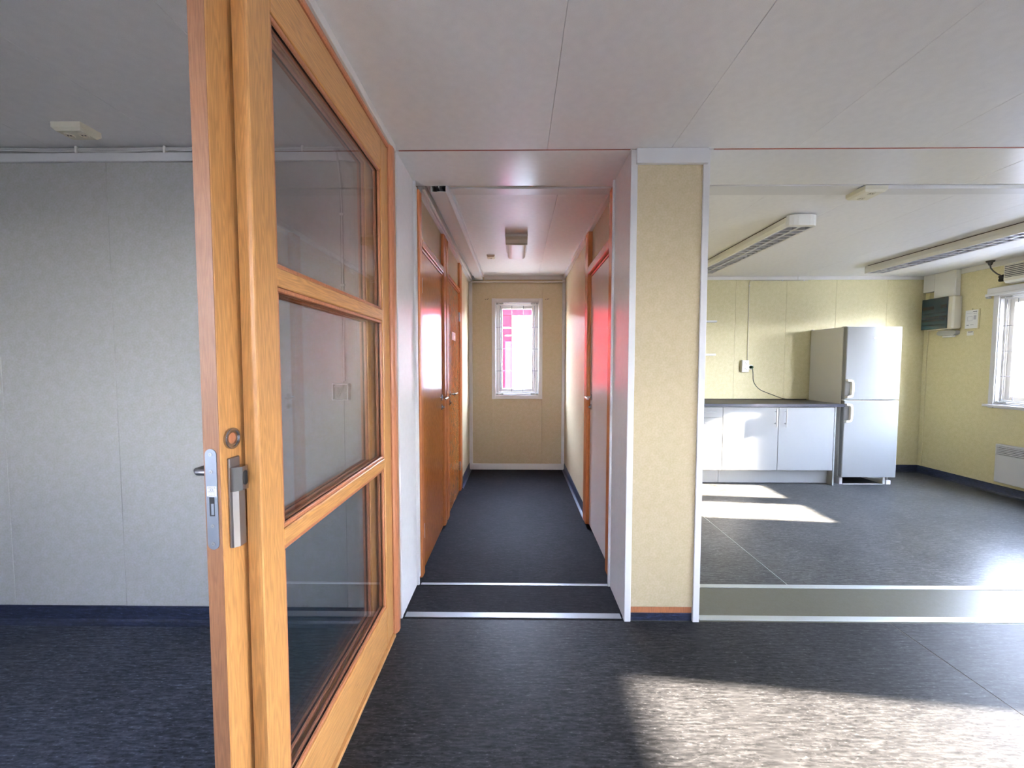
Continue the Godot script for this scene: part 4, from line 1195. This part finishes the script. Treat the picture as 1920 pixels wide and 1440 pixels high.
# ---------------------------------------------------------------- right wall
func build_right_wall_things() -> void:
	var x := XK
	var p := thing("cable_duct_box", V(x, 2.4, -4.7), "white boxed cable duct dropping from the ceiling onto the fuse box", "duct")
	put("wide_box", B(V(x - 0.055, 2.205, ZK + 0.016), V(x, HK - 0.001, -4.785), 0.003), M.plastic, p)
	put("drop_box", B(V(x - 0.060, 2.118, -4.783), V(x, HK - 0.001, -4.552), 0.004), M.plastic, p)
	p = thing("fuse_box", V(x, 1.74, -4.68), "cream fuse box with a smoked dark front on the right wall", "fuse box")
	put("cabinet", B(V(x - 0.105, 1.742, -4.815), V(x, 2.116, -4.520), 0.014), M.plastic_cream, p)
	var fr := put("smoked_door", B(V(x - 0.113, 1.752, -4.860), V(x - 0.104, 2.112, -4.575), 0.003), M.smoked, p)
	for r in [[1.985, 2.02, -4.845, -4.72], [1.985, 2.025, -4.64, -4.585], [1.875, 1.90, -4.85, -4.58], [1.845, 1.868, -4.85, -4.60]]:
		put("breaker_row", B(V(x - 0.1145, r[0], r[2]), V(x - 0.113, r[1], r[3]), 0.0), M.smoked2, fr)
	for y in [1.935, 1.80]:
		put("rail_line", B(V(x - 0.1145, y, -4.85), V(x - 0.113, y + 0.004, -4.59), 0.0), M.smoked2, fr)
	p = thing("wall_siren", V(x, 1.69, -4.63), "flat grey plastic unit mounted under the fuse box", "alarm unit")
	var mb := MB.new()
	mb.prism(V(x - 0.05, 1.735, 0), V(0, 0, 1), V(0, -1, 0), V(0.05, 0, 0), PackedVector2Array([Vector2(-4.735, 0.018), Vector2(-4.72, 0.004), Vector2(-4.56, 0.004), Vector2(-4.535, 0.018), Vector2(-4.537, 0.048), Vector2(-4.56, 0.062), Vector2(-4.71, 0.06), Vector2(-4.738, 0.045)]))
	put("housing", mb, M.grey_plastic, p)
	put("lower_lip", B(V(x - 0.045, 1.652, -4.68), V(x - 0.005, 1.674, -4.57), 0.004), M.plastic, p)
	# framed sheet and tag
	p = thing("framed_notice", V(x, 1.73, -4.42), "white printed notice in a thin frame on the wall beside the fuse box", "notice")
	put("frame", B(V(x - 0.010, 1.728, -4.492), V(x, 1.944, -4.350), 0.002), M.wall_kitchen, p)
	var im := Image.create(128, 192, false, Image.FORMAT_RGB8)
	im.fill(Color8(238, 238, 236))
	im.fill_rect(Rect2i(76, 14, 40, 7), Color8(70, 70, 74))
	im.fill_rect(Rect2i(12, 30, 60, 2), Color8(140, 140, 144))
	im.fill_rect(Rect2i(84, 34, 8, 6), Color8(110, 110, 114))
	im.fill_rect(Rect2i(98, 36, 16, 4), Color8(150, 150, 154))
	im.fill_rect(Rect2i(24, 66, 46, 2), Color8(150, 150, 154))
	im.fill_rect(Rect2i(24, 66, 2, 46), Color8(150, 150, 154))
	im.fill_rect(Rect2i(24, 110, 46, 2), Color8(150, 150, 154))
	im.fill_rect(Rect2i(70, 66, 2, 46), Color8(150, 150, 154))
	im.fill_rect(Rect2i(84, 58, 26, 44), Color8(186, 186, 190))
	im.fill_rect(Rect2i(16, 154, 24, 6), Color8(120, 120, 124))
	im.fill_rect(Rect2i(54, 152, 34, 4), Color8(140, 140, 144))
	var pm := StandardMaterial3D.new()
	pm.albedo_texture = ImageTexture.create_from_image(im)
	pm.roughness = 0.4
	mb = MB.new()
	mb.uvquad(V(x - 0.0104, 1.936, -4.482), V(x - 0.0104, 1.936, -4.360), V(x - 0.0104, 1.736, -4.360), V(x - 0.0104, 1.736, -4.482), V(-1, 0, 0))
	put("sheet", mb, pm, p)
	put("hook", B(V(x - 0.008, 1.944, -4.426), V(x, 1.950, -4.418), 0.001), M.wire_dark, p)
	p = thing("paper_tag", V(x, 1.66, -4.42), "small white paper tag stuck below the framed notice", "tag")
	put("tag", B(V(x - 0.002, 1.660, -4.466), V(x, 1.706, -4.402), 0.0), M.plastic, p)
	put("print_line", B(V(x - 0.0025, 1.695, -4.456), V(x - 0.002, 1.702, -4.410), 0.0), M.wire_dark, p)
	# hanging cable with plug
	p = thing("hanging_cable", V(4.93, HK, -4.13), "dark cable hanging from the ceiling to a plug beside the fan heater", "cable")
	mb = MB.new()
	mb.cyl(V(4.90, HK, -4.20), V(4.90, HK - 0.012, -4.20), 0.034, 0.030, 16)
	mb.cyl(V(4.90, HK - 0.012, -4.20), V(4.90, HK - 0.045, -4.20), 0.022, 0.012, 16)
	put("ceiling_rose", mb, M.wire_dark, p)
	put("cable", MB.new().tube([V(4.90, HK - 0.045, -4.20), V(4.902, HK - 0.075, -4.196), V(4.912, 2.30, -4.180), V(4.925, 2.268, -4.158), V(4.938, 2.245, -4.135)], 0.006, 8), M.wire_dark, p)
	mb = MB.new()
	mb.cyl(V(4.938, 2.245, -4.135), V(4.945, 2.218, -4.125), 0.020, 0.024, 14)
	mb.box(V(4.925, 2.185, -4.152), V(4.965, 2.218, -4.100), 0.008)
	put("plug", mb, M.dark, p)
	mb = MB.new()
	mb.cyl(V(4.945, 2.226, -4.12), V(4.945, 2.226, -4.078), 0.006, -1, 8)
	mb.cyl(V(4.945, 2.200, -4.12), V(4.945, 2.200, -4.078), 0.006, -1, 8)
	put("lead", mb, M.wire_dark, p)
	# fan heater above the window
	p = thing("fan_heater", V(x, 2.15, -3.75), "beige fan heater with a slatted grille high above the window at the right edge", "heater")
	var z0 := -4.078
	var z1 := -3.30
	var xa := x - 0.11
	put("housing", B(V(xa, 2.176, z0), V(x, 2.345, z1), 0.008), M.plastic_cream, p)
	put("grille_recess", B(V(xa - 0.001, 2.208, z0 + 0.012), V(xa + 0.004, 2.330, z1 - 0.012), 0.0), M.wire_dark, p)
	for k in 7:
		var y := 2.214 + k * 0.0178
		put("slat", B(V(xa - 0.008, y, z0 + 0.012), V(xa + 0.002, y + 0.006, z1 - 0.012), 0.001), M.plastic_cream, p)
	mb = MB.new()
	mb.prism(V(0, 0, z0 + 0.006), V(1, 0, 0), V(0, 1, 0), V(0, 0, z1 - z0 - 0.012), PackedVector2Array([Vector2(xa + 0.004, 2.176), Vector2(x, 2.176), Vector2(x, 2.155), Vector2(x - 0.03, 2.148), Vector2(xa + 0.02, 2.156)]))
	put("outlet", mb, M.plastic, p)
	# panel heater
	p = thing("panel_heater", V(x, 0.13, -3.6), "flat white wall panel heater with slotted top under the window", "heater")
	z0 = -4.100
	z1 = -3.20
	xa = x - 0.055
	put("casing", B(V(xa, 0.130, z0), V(x - 0.012, 0.418, z1), 0.004), M.white, p)
	put("side_panel", B(V(xa, 0.418, z0), V(x - 0.012, 0.520, z0 + 0.016), 0.003), M.white, p)
	put("side_panel", B(V(xa, 0.418, z1 - 0.016), V(x - 0.012, 0.520, z1), 0.003), M.white, p)
	put("top_cover", B(V(xa, 0.504, z0), V(x - 0.012, 0.524, z1), 0.004), M.white, p)
	put("dark_core", B(V(xa + 0.018, 0.418, z0 + 0.016), V(x - 0.014, 0.504, z1 - 0.016), 0.0), M.wire_dark, p)
	for k in 5:
		var y := 0.4245 + k * 0.0165
		put("slat", B(V(xa, y, z0 + 0.016), V(xa + 0.014, y + 0.0105, z1 - 0.016), 0.001), M.white, p)
	for z in [z0 + 0.2, z1 - 0.2]:
		put("wall_bracket", B(V(x - 0.012, 0.16, z), V(x, 0.45, z + 0.03), 0.0), M.grey_plastic, p)

# ---------------------------------------------------------------- outside
func corrugated(p: Node3D, called: String, axis: String, plane: float, side: float, a0: float, a1: float, y0: float, y1: float, pitch: float, depth: float, m: Material) -> void:
	var a := a0
	while a < a1 - 0.01:
		# one rib: trapezoid
		var mb := MB.new()
		var X := V(1, 0, 0) if axis == "x" else V(0, 0, 1)
		var Dp := V(0, 0, side) if axis == "x" else V(side, 0, 0)
		var o := at_wall(axis, plane, side, a, y0, 0)
		mb.prism(o, X, Dp, V(0, y1 - y0, 0), PackedVector2Array([Vector2(0, -0.01), Vector2(0, 0.0), Vector2(pitch * 0.25, 0.0), Vector2(pitch * 0.38, depth), Vector2(pitch * 0.87, depth), Vector2(pitch, 0.0), Vector2(pitch, -0.01)]))
		put(called, mb, m, p)
		a += pitch

func build_outside() -> void:
	var g := thing("ground", V(0, -0.5, 0), "unseen gravel and concrete yard outside the cabins, kept pale to bounce daylight indoors", "ground")
	g.set_meta("kind", "structure")
	put("gravel", B(V(-60, -0.9, -60), V(60, -0.5, 1.2), 0.0), M.ground, g)
	put("concrete", B(V(-60, -0.9, 1.2), V(60, -0.5, 60), 0.0), M.concrete, g)
	# red cabin beyond the corridor window
	var z := -8.0
	var p := thing("red_cabin", V(0, -0.5, z - 1.3), "red steel cabin with a white door seen through the corridor window", "cabin")
	put("body", B(V(-4.2, -0.4, z - 2.6), V(3.8, 2.55, z - 0.011), 0.02), M.red_wall, p)
	put("base_frame", B(V(-4.25, -0.5, z - 2.6), V(3.85, -0.3, z + 0.02), 0.01), M.out_grey, p)
	corrugated(p, "rib", "x", z, 1, -4.2, -0.36, -0.3, 2.55, 0.16, 0.03, M.red_wall)
	corrugated(p, "rib", "x", z, 1, 0.70, 3.7, -0.3, 2.55, 0.16, 0.03, M.red_wall)
	put("fascia", B(V(-0.36, 2.32, z), V(0.70, 2.55, z + 0.03), 0.004), M.red_wall, p)
	put("side_panel", B(V(-0.36, -0.3, z), V(-0.11, 2.32, z + 0.02), 0.004), M.red_wall, p)
	for x in [-0.27, -0.05, 0.12, 0.30]:
		put("fascia_joint", B(V(x - 0.004, 2.33, z + 0.03), V(x + 0.004, 2.54, z + 0.036), 0.002), M.red_wall, p)
	put("sky_glare_panel", B(V(-0.235, -0.2, z + 0.02), V(-0.112, 1.80, z + 0.035), 0.004), M.sky_glare_panel, p)  # glare on a red door, put into the panel colour
	put("white_stripe", B(V(-0.35, 2.055, z + 0.02), V(-0.112, 2.078, z + 0.026), 0.001), M.out_white, p)
	put("white_stripe", B(V(-0.235, 1.903, z + 0.02), V(-0.112, 1.925, z + 0.026), 0.001), M.out_white, p)
	var d := put("white_door", B(V(-0.096, -0.3, z), V(0.66, 2.27, z + 0.03), 0.004), M.out_white, p)
	put("drip_strip", B(V(-0.10, 2.27, z), V(0.70, 2.315, z + 0.06), 0.004), M.out_white, d)
	put("door_bar", MB.new().cyl(V(0.03, -0.2, z + 0.05), V(0.03, 2.22, z + 0.05), 0.018, -1, 12), M.out_white, d)
	put("bar_joint", B(V(0.008, 2.0, z + 0.04), V(0.014, 2.22, z + 0.05), 0.0), M.out_grey, d)
	for y in [1.86, 0.98]:
		put("bar_guide", B(V(0.022, y, z + 0.06), V(0.036, y + 0.16, z + 0.074), 0.003), M.out_grey, d)
	# grey cabin beyond the kitchen window
	p = thing("grey_cabin", V(10.4, -0.5, -4), "blue grey corrugated cabin outside the right window", "cabin")
	var xg := 9.2
	put("body", B(V(xg + 0.011, -0.4, -11.0), V(xg + 2.4, 2.08, 1.5), 0.02), M.out_grey, p)
	put("roof_edge", B(V(xg - 0.03, 2.0, -11.05), V(xg + 2.45, 2.16, 1.55), 0.01), M.out_grey, p)
	corrugated(p, "rib", "z", xg, -1, -10.9, -4.0, -0.4, 2.0, 0.24, 0.04, M.out_grey)
